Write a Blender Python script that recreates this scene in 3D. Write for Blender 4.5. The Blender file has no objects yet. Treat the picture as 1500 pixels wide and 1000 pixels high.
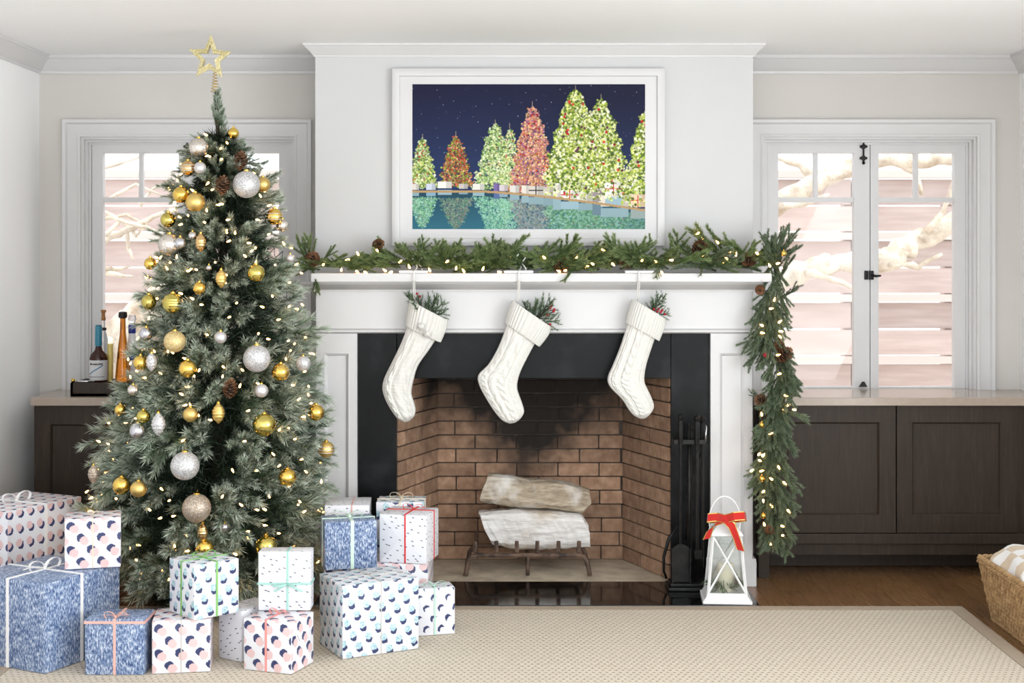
import bpy, bmesh, math, random
import numpy as np
from mathutils import Vector, Matrix, Euler

# ------------------------------------------------------------------ camera, sky, lights, exposure
F_PX, CAM_D, CAM_H, HOR = 2083.33, 6.41, 1.486, 375.0
scene = bpy.context.scene
COL = scene.collection
cam_d = bpy.data.cameras.new('camera'); cam = bpy.data.objects.new('camera', cam_d); COL.objects.link(cam)
cam.location = (0, -CAM_D, CAM_H); cam.rotation_euler = (math.pi/2, 0, 0)
cam_d.lens = 50; cam_d.sensor_width = 36; cam_d.shift_y = -(500-HOR)/1500; cam_d.clip_start = .05
cam_d.dof.use_dof = True; cam_d.dof.focus_distance = 5.9; cam_d.dof.aperture_fstop = 4.0
scene.camera = cam
world = bpy.data.worlds.new('overcast_sky'); scene.world = world; world.use_nodes = True
bg = world.node_tree.nodes['Background']
bg.inputs['Color'].default_value = (.93, .97, 1, 1); bg.inputs['Strength'].default_value = 1.8
def area(name, loc, rot, sx, sy, power, col=(1,1,1)):
    l = bpy.data.lights.new(name, 'AREA'); l.shape = 'RECTANGLE'; l.size = sx; l.size_y = sy; l.energy = power; l.color = col
    o = bpy.data.objects.new(name, l); COL.objects.link(o); o.location = loc; o.rotation_euler = rot
    return o
# daylight entering by the two big windows of the room that lie outside the frame
area('daylight_right_window', (2.66, -4.3, 1.35), (0, math.pi/2+.45, 0), 1.9, 3.6, 130, (.93, .97, 1))
area('daylight_rear_window', (.3, -7.66, 1.35), (math.pi/2+.45, 0, 0), 3.6, 2.0, 64, (.93, .97, 1))
sun = bpy.data.lights.new('sun', 'SUN'); sun.energy = 2.6; sun.angle = .09; sun.color = (1, .95, .88)
so = bpy.data.objects.new('sun', sun); COL.objects.link(so); so.rotation_euler = Vector((.6, -.1, .79)).to_track_quat('Z', 'Y').to_euler(); so.location = (0, -3, 6)
scene.view_settings.view_transform = 'Standard'; scene.view_settings.look = 'None'
scene.view_settings.exposure = 0.2; scene.view_settings.gamma = 1.0; scene.view_settings.use_curve_mapping = False

# ------------------------------------------------------------------ helpers
def P(px, py, y):
    """pixel of the 1500x1000 photograph on the plane at depth y -> point in the room"""
    k = (CAM_D + y)/F_PX
    return Vector(((px-750)*k, y, CAM_H-(py-HOR)*k))
def X(px, y): return (px-750)*(CAM_D+y)/F_PX
def Z(py, y): return CAM_H-(py-HOR)*(CAM_D+y)/F_PX
def S(r, g, b):
    def f(c):
        c /= 255.
        return c/12.92 if c <= .04045 else ((c+.055)/1.055)**2.4
    return (f(r), f(g), f(b), 1)
PI = math.pi

class MB:
    def __init__(s): s.v = []; s.f = []
    def add(s, vs, fs):
        n = len(s.v); s.v.extend([tuple(v) for v in vs]); s.f.extend([tuple(i+n for i in f) for f in fs]); return s
    def box(s, x0, x1, y0, y1, z0, z1, bev=0.0):
        if bev <= 0:
            vs = [(x, y, z) for x in (x0, x1) for y in (y0, y1) for z in (z0, z1)]
            return s.add(vs, [(0,1,3,2),(4,6,7,5),(0,4,5,1),(2,3,7,6),(0,2,6,4),(1,5,7,3)])
        bm = bmesh.new(); bmesh.ops.create_cube(bm, size=1)
        for v in bm.verts:
            v.co = ((x0+x1)/2+v.co.x*(x1-x0), (y0+y1)/2+v.co.y*(y1-y0), (z0+z1)/2+v.co.z*(z1-z0))
        bmesh.ops.bevel(bm, geom=bm.edges[:], offset=bev, segments=2, affect='EDGES', profile=.5)
        return s.bm(bm)
    def bm(s, bm):
        bm.verts.index_update()
        s.add([v.co[:] for v in bm.verts], [[v.index for v in f.verts] for f in bm.faces]); bm.free(); return s
    def tube(s, pts, r, n=8, cap=True, closed=False):
        pts = [Vector(p) for p in pts]; m = len(pts)
        rs = r if isinstance(r, (list, tuple)) else [r]*m
        up = None; rings = []
        for i, p in enumerate(pts):
            a = pts[i-1] if i > 0 else (pts[-1] if closed else pts[0])
            b = pts[i+1] if i < m-1 else (pts[0] if closed else pts[-1])
            d = (b-a); d = d.normalized() if d.length > 1e-9 else Vector((0,0,1))
            if up is None:
                t = Vector((0,0,1)) if abs(d.z) < .9 else Vector((1,0,0)); up = (t-d*t.dot(d)).normalized()
            else:
                up = up-d*up.dot(d); up = up.normalized() if up.length > 1e-6 else d.orthogonal().normalized()
            w = d.cross(up)
            rings.append([p+(up*math.cos(2*PI*k/n)+w*math.sin(2*PI*k/n))*rs[i] for k in range(n)])
        vs = [q for rg in rings for q in rg]; fs = []
        for i in range(m if closed else m-1):
            j = (i+1) % m
            for k in range(n): fs.append((i*n+k, i*n+(k+1)%n, j*n+(k+1)%n, j*n+k))
        if cap and not closed: fs.append(tuple(range(n))[::-1]); fs.append(tuple((m-1)*n+k for k in range(n)))
        return s.add(vs, fs)
    def lathe(s, prof, n=20, c=(0,0,0), ax='z', ribs=0, ribamp=0.0):
        vs = []; fs = []; m = len(prof)
        for (r, h) in prof:
            for k in range(n):
                a = 2*PI*k/n; rr = max(r, 1e-5)*(1+(ribamp*math.cos(ribs*a) if ribs else 0))
                p = (rr*math.cos(a), rr*math.sin(a), h)
                if ax == 'x': p = (p[2], p[0], p[1])
                if ax == 'y': p = (p[0], p[2], p[1])
                vs.append((p[0]+c[0], p[1]+c[1], p[2]+c[2]))
        for i in range(m-1):
            for k in range(n): fs.append((i*n+k, i*n+(k+1)%n, (i+1)*n+(k+1)%n, (i+1)*n+k))
        fs.append(tuple(range(n))[::-1]); fs.append(tuple((m-1)*n+k for k in range(n)))
        return s.add(vs, fs)
    def ball(s, c, r, n=20, m=12, sq=(1,1,1)):
        vs = []; fs = []
        for i in range(m+1):
            t = PI*i/m
            for k in range(n):
                a = 2*PI*k/n
                vs.append((c[0]+r*sq[0]*max(math.sin(t),1e-4)*math.cos(a), c[1]+r*sq[1]*max(math.sin(t),1e-4)*math.sin(a), c[2]-r*sq[2]*math.cos(t)))
        for i in range(m):
            for k in range(n): fs.append((i*n+k, i*n+(k+1)%n, (i+1)*n+(k+1)%n, (i+1)*n+k))
        return s.add(vs, fs)
    def prism(s, poly, d0, d1, ax='y'):
        """polygon in (u,v) extruded along an axis: y -> (u,d,v), z -> (u,v,d), x -> (d,u,v)"""
        n = len(poly)
        def m(u, v, d): return {'y': (u, d, v), 'z': (u, v, d), 'x': (d, u, v)}[ax]
        vs = [m(u, v, d0) for u, v in poly]+[m(u, v, d1) for u, v in poly]
        fs = [tuple(range(n)), tuple(range(2*n-1, n-1, -1))]+[(i, (i+1)%n+0, (i+1)%n+n, i+n) for i in range(n)]
        return s.add(vs, fs)
    def sweep(s, path, prof, N, closed=False):
        path = [Vector(p) for p in path]; N = Vector(N); m = len(path); k = len(prof); vs = []
        for i in range(m):
            d0 = (path[i]-path[i-1]).normalized() if (i > 0 or closed) else None
            d1 = (path[(i+1) % m]-path[i]).normalized() if (i < m-1 or closed) else None
            if d0 is None: d0 = d1
            if d1 is None: d1 = d0
            a0 = N.cross(d0); a1 = N.cross(d1); mt = a0+a1; mt = mt/(1+a0.dot(a1))
            for (a, b) in prof: vs.append(path[i]+mt*a+N*b)
        fs = []
        for i in range(m if closed else m-1):
            j = (i+1) % m
            for q in range(k): fs.append((i*k+q, i*k+(q+1)%k, j*k+(q+1)%k, j*k+q))
        if not closed: fs.append(tuple(range(k))[::-1]); fs.append(tuple((m-1)*k+q for q in range(k)))
        return s.add(vs, fs)
    def strip(s, pts, wd, w, th=.0012):
        """ribbon along pts; wd = width direction (vector or list), w = width (number or list)"""
        pts = [Vector(p) for p in pts]; m = len(pts); vs = []; fs = []
        for i, p in enumerate(pts):
            wv = Vector(wd[i] if isinstance(wd, list) else wd).normalized()
            ww = w[i] if isinstance(w, list) else w
            a = pts[max(i-1, 0)]; b = pts[min(i+1, m-1)]; t = (b-a).normalized()
            nn = t.cross(wv); nn = nn.normalized() if nn.length > 1e-6 else Vector((0,0,1))
            vs += [p-wv*ww/2-nn*th/2, p+wv*ww/2-nn*th/2, p+wv*ww/2+nn*th/2, p-wv*ww/2+nn*th/2]
        for i in range(m-1):
            for q in range(4): fs.append((i*4+q, i*4+(q+1)%4, i*4+4+(q+1)%4, i*4+4+q))
        fs.append((3,2,1,0)); fs.append(tuple((m-1)*4+q for q in range(4)))
        return s.add(vs, fs)
    def mesh(s, name, mat, smooth=False, fix=True):
        me = bpy.data.meshes.new(name); me.from_pydata(s.v, [], s.f)
        if fix:
            bm = bmesh.new(); bm.from_mesh(me); bmesh.ops.recalc_face_normals(bm, faces=bm.faces[:]); bm.to_mesh(me); bm.free()
        if mat: me.materials.append(mat)
        if smooth == 'auto':
            me.polygons.foreach_set('use_smooth', [True]*len(me.polygons)); me.set_sharp_from_angle(angle=math.radians(38))
        elif smooth: me.polygons.foreach_set('use_smooth', [True]*len(me.polygons))
        me.update(); return me
    def build(s, name, mat, parent=None, smooth=False, world=True):
        return put(name, s.mesh(name, mat, smooth), parent, None, world)

def put(name, me, parent=None, M=None, world=True):
    o = bpy.data.objects.new(name, me); COL.objects.link(o)
    if M is not None: o.matrix_basis = M
    if parent is not None:
        o.parent = parent
        if world and parent.type == 'EMPTY': o.matrix_parent_inverse = Matrix.Translation(-Vector(parent.location))
    return o
def tag(o, label=None, cat=None, group=None, kind=None):
    if label: o['label'] = label
    if cat: o['category'] = cat
    if group: o['group'] = group
    if kind: o['kind'] = kind
    return o
def thing(name, label, cat, loc=(0,0,0), rotz=0.0, group=None, kind=None):
    o = bpy.data.objects.new(name, None); COL.objects.link(o); o.empty_display_size = .05
    o.location = loc; o.rotation_euler = (0, 0, rotz)
    return tag(o, label, cat, group, kind)
def struct(name, mb, mat, label=None, cat=None, smooth=False):
    return tag(mb.build(name, mat, None, smooth), label, cat, None, 'structure')
def sub(me, lv=1):
    pass

# ------------------------------------------------------------------ materials
class NT:
    def __init__(s, name):
        s.m = bpy.data.materials.new(name); s.m.use_nodes = True; s.t = s.m.node_tree; s.n = s.t.nodes
        s.b = s.n['Principled BSDF']; s.out = s.n['Material Output']
    def node(s, typ, **kw):
        nd = s.n.new(typ)
        for k, v in kw.items(): setattr(nd, k, v)
        return nd
    def lk(s, a, b): s.t.links.new(a, b)
    def inp(s, sock, v):
        if isinstance(v, bpy.types.NodeSocket): s.lk(v, sock)
        else: sock.default_value = v
    def math(s, op, a, b=0.0, c=None, clamp=False):
        nd = s.node('ShaderNodeMath', operation=op); nd.use_clamp = clamp
        s.inp(nd.inputs[0], a); s.inp(nd.inputs[1], b)
        if c is not None: s.inp(nd.inputs[2], c)
        return nd.outputs[0]
    def mix(s, f, a, b, typ='MIX'):
        nd = s.node('ShaderNodeMix', data_type='RGBA', blend_type=typ); s.inp(nd.inputs[0], f); s.inp(nd.inputs[6], a); s.inp(nd.inputs[7], b)
        return nd.outputs[2]
    def ramp(s, v, stops):
        nd = s.node('ShaderNodeValToRGB'); cr = nd.color_ramp
        while len(cr.elements) < len(stops): cr.elements.new(.5)
        for e, (p, c) in zip(cr.elements, stops): e.position = p; e.color = c if len(c) == 4 else (*c, 1)
        s.inp(nd.inputs[0], v); return nd.outputs[0]
    def co(s, kind='Object', scale=(1,1,1), rot=(0,0,0)):
        if kind == 'Position': o = s.node('ShaderNodeNewGeometry').outputs['Position']
        else: o = s.node('ShaderNodeTexCoord').outputs[kind]
        mp = s.node('ShaderNodeMapping'); s.lk(o, mp.inputs[0]); mp.inputs[3].default_value = scale; mp.inputs[2].default_value = rot
        return mp.outputs[0]
    def noise(s, vec, scale, detail=3, rough=.55, out=0):
        nd = s.node('ShaderNodeTexNoise'); s.lk(vec, nd.inputs['Vector']); nd.inputs['Scale'].default_value = scale
        nd.inputs['Detail'].default_value = detail; nd.inputs['Roughness'].default_value = rough
        return nd.outputs[out]
    def bump(s, h, strength=.3, dist=.01):
        nd = s.node('ShaderNodeBump'); s.inp(nd.inputs['Height'], h); nd.inputs['Strength'].default_value = strength; nd.inputs['Distance'].default_value = dist
        s.lk(nd.outputs[0], s.b.inputs['Normal']); return nd.outputs[0]
    def set(s, **kw):
        nm = {'base': 'Base Color', 'rough': 'Roughness', 'metal': 'Metallic', 'spec': 'Specular IOR Level', 'trans': 'Transmission Weight',
              'ior': 'IOR', 'coat': 'Coat Weight', 'emit': 'Emission Color', 'emits': 'Emission Strength', 'sheen': 'Sheen Weight', 'sss': 'Subsurface Weight', 'alpha': 'Alpha'}
        for k, v in kw.items(): s.inp(s.b.inputs[nm[k]], v)
        return s
    def objrand(s): return s.node('ShaderNodeObjectInfo').outputs['Random']
def mat(name, base, rough=.5, metal=0.0, c2=None, ns=8, stretch=(1,1,1), bump=None, rnd=0.0, spec=None, lo=.35, hi=.65, co='Object', **kw):
    t = NT(name); col = base
    if c2 is not None:
        f = t.noise(t.co(co, stretch), ns, 4)
        col = t.ramp(f, [(lo, base), (hi, c2)])
    if rnd:
        v = t.math('MULTIPLY_ADD', t.objrand(), 2*rnd, 1-rnd)
        hs = t.node('ShaderNodeHueSaturation'); t.inp(hs.inputs['Color'], col); t.inp(hs.inputs['Value'], v); col = hs.outputs[0]
    t.set(base=col, rough=rough, metal=metal)
    if spec is not None: t.set(spec=spec)
    if bump: t.bump(t.noise(t.co(co, bump[3] if len(bump) > 3 else stretch), bump[0], 3), bump[1], bump[2])
    if kw: t.set(**kw)
    return t.m

MT = {}
MT['trim'] = mat('white_trim_paint', S(214,213,213), .4, c2=S(211,210,210), ns=3)
MT['wall'] = mat('greige_wall_paint', S(210,206,201), .75, c2=S(207,203,198), ns=2, bump=(180, .06, .002))
MT['wallw'] = mat('pale_wall_paint', S(250,250,250), .7, c2=S(248,248,248), ns=2, bump=(180, .06, .002))
MT['breast'] = mat('white_wall_paint', S(204,204,204), .6, c2=S(202,202,202), ns=2, bump=(180, .05, .002))
MT['ceil'] = mat('ceiling_paint', S(250,251,252), .8, c2=S(249,250,251), ns=2)
MT['slate'] = mat('black_slate', S(16,17,18), .30, c2=S(44,46,48), ns=6, lo=.5, hi=.85, spec=.13, bump=(40, .12, .004))
MT['hearth'] = mat('black_granite', S(16,17,18), .08, c2=S(34,35,36), ns=60, lo=.5, hi=.8)
MT['metalblack'] = mat('black_iron', S(22,22,23), .45, .6, c2=S(38,37,36), ns=30, bump=(60, .15, .002))
MT['rust'] = mat('rusty_iron', S(126,102,86), .8, .3, c2=S(62,52,48), ns=22, bump=(70, .5, .004))
MT['ash'] = mat('ashy_concrete', S(200,186,164), .9, c2=S(150,138,122), ns=9, lo=.4, hi=.75, bump=(30, .3, .004))
MT['mortar'] = mat('grey_mortar', S(88,80,74), .95, c2=S(66,60,56), ns=14)
MT['counter'] = mat('taupe_counter', S(172,156,142), .16, c2=S(166,150,136), ns=30, spec=.5)
MT['gold'] = mat('gold_metal', S(214,178,84), .22, 1.0)
MT['silver'] = mat('silver_metal', S(220,220,224), .2, 1.0)
MT['white_metal'] = mat('white_painted_metal', S(240,240,240), .35)
MT['cord_white'] = mat('white_wool_cord', S(240,238,232), .9)
MT['cork'] = mat('cork', S(176,128,80), .9, c2=S(140,96,58), ns=60)
MT['dkcord'] = mat('dark_green_wire', S(30,44,36), .6)

def wood_dark():
    t = NT('dark_stained_oak')
    v = t.co('Object', (14, 14, 1.1)); n = t.noise(v, 6, 6, .65); w = t.noise(t.co('Object', (1,1,1)), 1.5, 2)
    c = t.ramp(n, [(.3, S(36,29,22)), (.55, S(51,41,32)), (.75, S(67,54,42))])
    c = t.mix(t.math('MULTIPLY', w, .35), c, S(58,44,36))
    t.set(base=c, rough=t.math('MULTIPLY_ADD', n, .2, .36), spec=.28); t.bump(n, .12, .003); return t.m
MT['oak'] = wood_dark()
def plank_mat():
    t = NT('oak_floorboard')
    n = t.noise(t.co('Object', (26, 1.6, 4)), 5, 6, .6)
    r = t.objrand()
    c = t.ramp(n, [(.3, S(104,74,48)), (.55, S(136,100,66)), (.8, S(158,120,82))])
    hs = t.node('ShaderNodeHueSaturation'); t.inp(hs.inputs['Color'], c); t.inp(hs.inputs['Value'], t.math('MULTIPLY_ADD', r, .3, .8)); 
    t.set(base=hs.outputs[0], rough=t.math('MULTIPLY_ADD', n, .15, .2)); t.bump(n, .06, .002); return t.m
MT['plank'] = plank_mat()
def brick_mat():
    t = NT('fire_brick')
    pos = t.co('Position'); n = t.noise(pos, 24, 4); r = t.objrand()
    c = t.ramp(n, [(.3, S(140,108,86)), (.6, S(168,135,110)), (.8, S(188,156,130))])
    hs = t.node('ShaderNodeHueSaturation'); t.inp(hs.inputs['Color'], c); t.inp(hs.inputs['Value'], t.math('MULTIPLY_ADD', r, .34, .78)); c = hs.outputs[0]
    # soot and painted shade: a stain rising in the middle of the back, wider towards the throat
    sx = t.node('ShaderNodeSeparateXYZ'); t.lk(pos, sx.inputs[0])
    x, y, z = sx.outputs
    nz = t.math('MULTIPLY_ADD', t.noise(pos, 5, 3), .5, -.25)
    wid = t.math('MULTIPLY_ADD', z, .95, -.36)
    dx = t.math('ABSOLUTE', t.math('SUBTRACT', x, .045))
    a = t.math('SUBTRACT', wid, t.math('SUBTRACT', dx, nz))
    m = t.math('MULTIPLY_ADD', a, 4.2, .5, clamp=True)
    m2 = t.math('MULTIPLY_ADD', t.math('SUBTRACT', t.math('ADD', z, nz), .52), 2.6, .0, clamp=True)  # upper back darkened as well, shade of the firebox put into the colour
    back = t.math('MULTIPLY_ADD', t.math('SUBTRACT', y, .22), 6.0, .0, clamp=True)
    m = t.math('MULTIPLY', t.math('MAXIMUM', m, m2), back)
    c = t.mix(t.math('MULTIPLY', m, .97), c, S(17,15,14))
    t.set(base=c, rough=.92); t.bump(t.noise(pos, 90, 3), .35, .003); return t.m
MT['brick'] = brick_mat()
def glass_thin(name, tint=(1,1,1,1), f=.014):
    t = NT(name); tr = t.node('ShaderNodeBsdfTransparent'); tr.inputs[0].default_value = tint
    gl = t.node('ShaderNodeBsdfGlossy'); gl.inputs['Roughness'].default_value = .02
    mx = t.node('ShaderNodeMixShader'); mx.inputs[0].default_value = f
    t.lk(tr.outputs[0], mx.inputs[1]); t.lk(gl.outputs[0], mx.inputs[2]); t.lk(mx.outputs[0], t.out.inputs[0]); return t.m
MT['glass'] = glass_thin('window_glass')
MT['glass_lantern'] = glass_thin('lantern_glass', (.93,.95,.94,1), .07)
def bottle_glass(name, col, rough=.03):
    t = NT(name); t.set(base=col, rough=rough, trans=.9, ior=1.45); return t.m
def rug_mat():
    t = NT('sisal_weave')
    sx = t.node('ShaderNodeSeparateXYZ'); t.lk(t.co('Object'), sx.inputs[0]); x, y, _ = sx.outputs
    v = t.math('DIVIDE', y, .026); row = t.math('FLOOR', v); u = t.math('ADD', t.math('DIVIDE', x, .024), t.math('MULTIPLY', row, .5))
    fu = t.math('SUBTRACT', t.math('FRACT', u), .5); fv = t.math('SUBTRACT', t.math('FRACT', v), .5)
    d = t.math('SQRT', t.math('ADD', t.math('POWER', t.math('ABSOLUTE', fu), 2.0), t.math('POWER', t.math('MULTIPLY', fv, 1.2), 2.0)))
    hole = t.math('MULTIPLY_ADD', d, -7.0, 1.75, clamp=True)
    n = t.noise(t.co('Object', (1,1,1)), 160, 2); n2 = t.noise(t.co('Object'), 2.0, 2)
    c = t.ramp(n, [(.3, S(196,184,166)), (.7, S(220,210,195))])
    c = t.mix(t.math('MULTIPLY', n2, .25), c, S(214,200,178))
    c = t.mix(t.math('MULTIPLY', hole, .62), c, S(116,94,68))
    t.set(base=c, rough=.95, spec=.1)
    h = t.math('SUBTRACT', t.math('MULTIPLY', n, .25), hole)
    t.bump(h, .7, .006); return t.m
MT['rug'] = rug_mat()
MT['rugband'] = mat('taupe_rug_binding', S(176,160,140), .95, c2=S(166,150,132), ns=120, bump=(300, .4, .002))
def bark_mat():
    t = NT('pale_split_log')
    n = t.noise(t.co('Object', (2.2, 14, 14)), 4, 6, .65); n2 = t.noise(t.co('Object'), 5, 3)
    c = t.ramp(n, [(.3, S(176,168,160)), (.5, S(222,218,214)), (.7, S(243,241,238))])
    c = t.mix(t.ramp(n2, [(.5, (0,0,0,1)), (.72, (.8,.8,.8,1))]), c, S(180,158,126))
    t.set(base=c, rough=.8); t.bump(n, .5, .01); return t.m
MT['log'] = bark_mat()
def log2_mat():
    t = NT('tan_split_log')
    n = t.noise(t.co('Object', (2.2, 12, 12)), 4, 6, .65); n2 = t.noise(t.co('Object'), 7, 3)
    c = t.ramp(n, [(.3, S(120,106,90)), (.5, S(172,156,134)), (.7, S(206,194,174))])
    c = t.mix(t.ramp(n2, [(.45, (0,0,0,1)), (.65, (.9,.9,.9,1))]), c, S(226,222,216))
    t.set(base=c, rough=.85); t.bump(n, .5, .01); return t.m
MT['log2'] = log2_mat()
def knit_mat():
    t = NT('cream_wool_knit')
    v = t.co('UV', (1,1,1))
    sx = t.node('ShaderNodeSeparateXYZ'); t.lk(v, sx.inputs[0]); u, w, _ = sx.outputs
    a = t.math('SINE', t.math('MULTIPLY', u, 2*PI*46)); b = t.math('SINE', t.math('ADD', t.math('MULTIPLY', w, 2*PI*70), t.math('MULTIPLY', t.math('ABSOLUTE', a), 1.5)))
    h = t.math('MULTIPLY_ADD', b, .5, t.math('ABSOLUTE', a))
    t.set(base=S(224,222,216), rough=.95, spec=.1, sheen=.2); t.bump(h, .35, .003); return t.m
MT['knit'] = knit_mat()
def needle_mat(name, dark, mid, frost, famt, stem=S(70,52,38)):
    t = NT(name)
    at = t.node('ShaderNodeAttribute', attribute_name='tip'); tip = at.outputs['Fac']
    r = t.objrand(); n = t.noise(t.co('Object'), 9, 2)
    c = t.mix(t.math('MULTIPLY_ADD', r, .5, t.math('MULTIPLY_ADD', n, .8, -.25), clamp=True), dark, mid)
    f = t.math('MULTIPLY', t.math('POWER', t.math('MAXIMUM', tip, 0.0), 1.3), famt)
    c = t.mix(f, c, frost)
    isst = t.math('LESS_THAN', tip, -.5); c = t.mix(isst, c, stem)
    t.set(base=c, rough=.5, spec=.35); return t.m
MT['needle'] = needle_mat('frosted_needles', S(44,64,42), S(94,120,82), S(236,246,230), 1.0)
MT['needle_shade'] = needle_mat('shaded_inner_needles', S(20,32,22), S(32,48,34), S(50,70,50), .4)
MT['fir'] = needle_mat('garland_fir_needles', S(50,74,38), S(112,138,78), S(190,204,146), .7)
MT['spruce'] = needle_mat('garland_spruce_needles', S(62,78,54), S(106,124,92), S(172,186,158), .55)
MT['sprigdark'] = needle_mat('sprig_needles', S(52,78,54), S(92,120,82), S(150,176,130), .55)
MT['trunk'] = mat('tree_trunk', S(70,54,40), .9, c2=S(48,38,30), ns=20)
MT['cone'] = mat('pinecone_scales', S(138,96,64), .8, c2=S(84,54,36), ns=60, rnd=.2)
MT['conecore'] = mat('pinecone_core', S(40,26,18), .9)
def bulb_mat():
    t = NT('warm_fairy_bulb'); t.set(base=S(255,220,150), rough=.3, emit=(1,.50,.15,1), emits=11.0); return t.m
MT['bulb'] = bulb_mat()
MT['berry'] = mat('red_berry', S(170,24,34), .3)
MT['red'] = mat('red_velvet', S(205,32,22), .8, c2=S(186,22,16), ns=14, sheen=.3)
def orn(name, col, rough, metal=1.0, glitter=0.0, c2=None):
    t = NT(name); base = col
    if glitter:
        vo = t.node('ShaderNodeTexVoronoi'); t.lk(t.co('Object'), vo.inputs['Vector']); vo.inputs['Scale'].default_value = 340
        wn = t.node('ShaderNodeSeparateColor'); t.lk(vo.outputs['Color'], wn.inputs[0])
        base = t.mix(wn.outputs[0], col, c2 or (1,1,1,1))
        t.bump(wn.outputs[1], glitter, .003)
    t.set(base=base, rough=rough, metal=metal); return t.m
MT['o_gold'] = orn('shiny_gold_glass', S(236,200,104), .2)
MT['o_gsatin'] = orn('satin_gold_glass', S(226,196,122), .42)
MT['o_ggreen'] = orn('green_gold_glass', S(206,190,104), .16)
MT['o_gglit'] = orn('gold_glitter', S(206,176,112), .5, .6, .8, S(244,226,176))
MT['o_silver'] = orn('silver_glass', S(206,206,212), .25)
MT['o_pearl'] = orn('pearl_glass', S(216,214,216), .42, .7)
MT['o_sglit'] = orn('silver_glitter', S(170,168,168), .5, .6, .9, S(246,246,248))
MT['o_merc'] = orn('mercury_glass', S(206,196,184), .18, .9, .25, S(236,232,226))
MT['o_bronze'] = orn('bronze_glitter', S(150,128,108), .5, .7, .8, S(220,208,192))
MT['o_rose'] = orn('champagne_glass', S(218,184,130), .25, 1.0)
# ------------------------------------------------------------------ the room
WL, WR, YB, YR, CH = -2.309, 2.479, .54, -7.5, 2.46
BX0, BX1, BY = -.906, 1.110, .14              # chimney breast
rng = random.Random(7)
MT['bounce_floor'] = mat('pale_bounce_floor', S(226,222,216), .95, c2=S(214,210,204), ns=40)
fl = struct('floor', MB().box(WL-.2, WR+.2, YR-.2, YB+.2, -.1, -.006), MT['mortar'])
# oak boards laid towards the fireplace
pm = MB().box(-.5, .5, -.5, .5, -.5, .5, 0).mesh('plank', MT['plank'], False)
pw = .092; x = WL
while x < WR-.01:
    y = -3.1-rng.random()*.9; w = min(pw, WR-x)
    while y < YB:
        ln = .9+rng.random()*.9; y1 = min(y+ln, YB)
        if y1-y > .05:
            put('plank', pm, fl, Matrix.Translation((x+w/2, (y+y1)/2, -.0045)) @ Matrix.Diagonal((w-.0018, y1-y-.0018, .009, 1)))
        y = y1
    x += pw
struct('floor_rear_bounce', MB().box(WL, WR, YR, -3.0, -.02, -.001), MT['bounce_floor'])  # unseen pale surface added behind the view to bounce neutral light upward

struct('ceiling', MB().box(WL-.2, WR+.2, YR-.2, YB+.2, CH, CH+.1), MT['ceil'])
struct('wall_left', MB().box(WL-.12, WL, YR, YB+.12, 0, CH), MT['wallw'])
# right wall with the big window opening outside the frame
m = MB().box(WR, WR+.12, -2.4, YB+.12, 0, CH).box(WR, WR+.12, YR, -6.2, 0, CH).box(WR, WR+.12, -6.2, -2.4, 0, .35).box(WR, WR+.12, -6.2, -2.4, 2.35, CH)
struct('wall_right', m, MT['wallw'])
m = MB().box(WL, -1.6, YR-.12, YR, 0, CH).box(2.2, WR, YR-.12, YR, 0, CH).box(-1.6, 2.2, YR-.12, YR, 0, .3).box(-1.6, 2.2, YR-.12, YR, 2.36, CH)
struct('wall_rear', m, MT['wallw'])
# alcove wall with two window openings
OP = [(1.224, 2.269), (1.224-3.33, 2.269-3.33)]; OZ0, OZ1 = .60, 2.068
m = MB(); xs = sorted([WL, OP[1][0], OP[1][1], OP[0][0], OP[0][1], WR])
m.box(WL, OP[1][0], YB, YB+.12, 0, CH).box(OP[1][1], OP[0][0], YB, YB+.12, 0, CH).box(OP[0][1], WR, YB, YB+.12, 0, CH)
for a, b in OP: m.box(a, b, YB, YB+.12, 0, OZ0).box(a, b, YB, YB+.12, OZ1, CH)
struct('wall_back', m, MT['wall'])
# chimney breast round the firebox
m = MB().box(BX0, -.60, BY, YB, 0, CH).box(.80, BX1, BY, YB, 0, CH).box(-.60, .80, BY, YB, 1.15, CH)
struct('wall_chimney', m, MT['breast'])
# crown mouldings
def crown(h, d): return [(0, 0), (0, -h), (-d*.12, -h), (-d*.15, -h*.86), (-d*.3, -h*.78), (-d*.5, -h*.55), (-d*.82, -h*.3), (-d*.9, -h*.2), (-d, -h*.18), (-d, 0)]
c1 = crown(.084, .07)
struct('trim_1', MB().sweep([(WL, -7.4, CH), (WL, YB, CH), (BX0, YB, CH)], [(-a, b) for a, b in c1][::-1] if False else [(a, b) for a, b in c1], (0,0,1)), MT['trim'], smooth='auto')
struct('trim_2', MB().sweep([(BX1, YB, CH), (WR, YB, CH), (WR, -7.4, CH)], [(a, b) for a, b in c1], (0,0,1)), MT['trim'], smooth='auto')
c2 = crown(.058, .05)
struct('trim_3', MB().sweep([(BX0, YB, CH), (BX0, BY, CH), (BX1, BY, CH), (BX1, YB, CH)], [(a, b) for a, b in c2], (0,0,1)), MT['trim'], smooth='auto')
bp = [(0, 0), (-.014, 0), (-.014, .10), (-.008, .12), (0, .125)]
struct('baseboard_left', MB().sweep([(WL, -7.4, 0), (WL, YB, 0)], bp, (0,0,1)), MT['trim'])
struct('baseboard_right', MB().sweep([(WR, YB, 0), (WR, -7.4, 0)], bp, (0,0,1)), MT['trim'])
struct('baseboard_back', MB().sweep([(BX1, YB, 0), (WR-.014, YB, 0)], bp, (0,0,1)), MT['trim'])
struct('baseboard_alcove', MB().sweep([(WL+.014, YB, 0), (BX0, YB, 0)], bp, (0,0,1)), MT['trim'])

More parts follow.
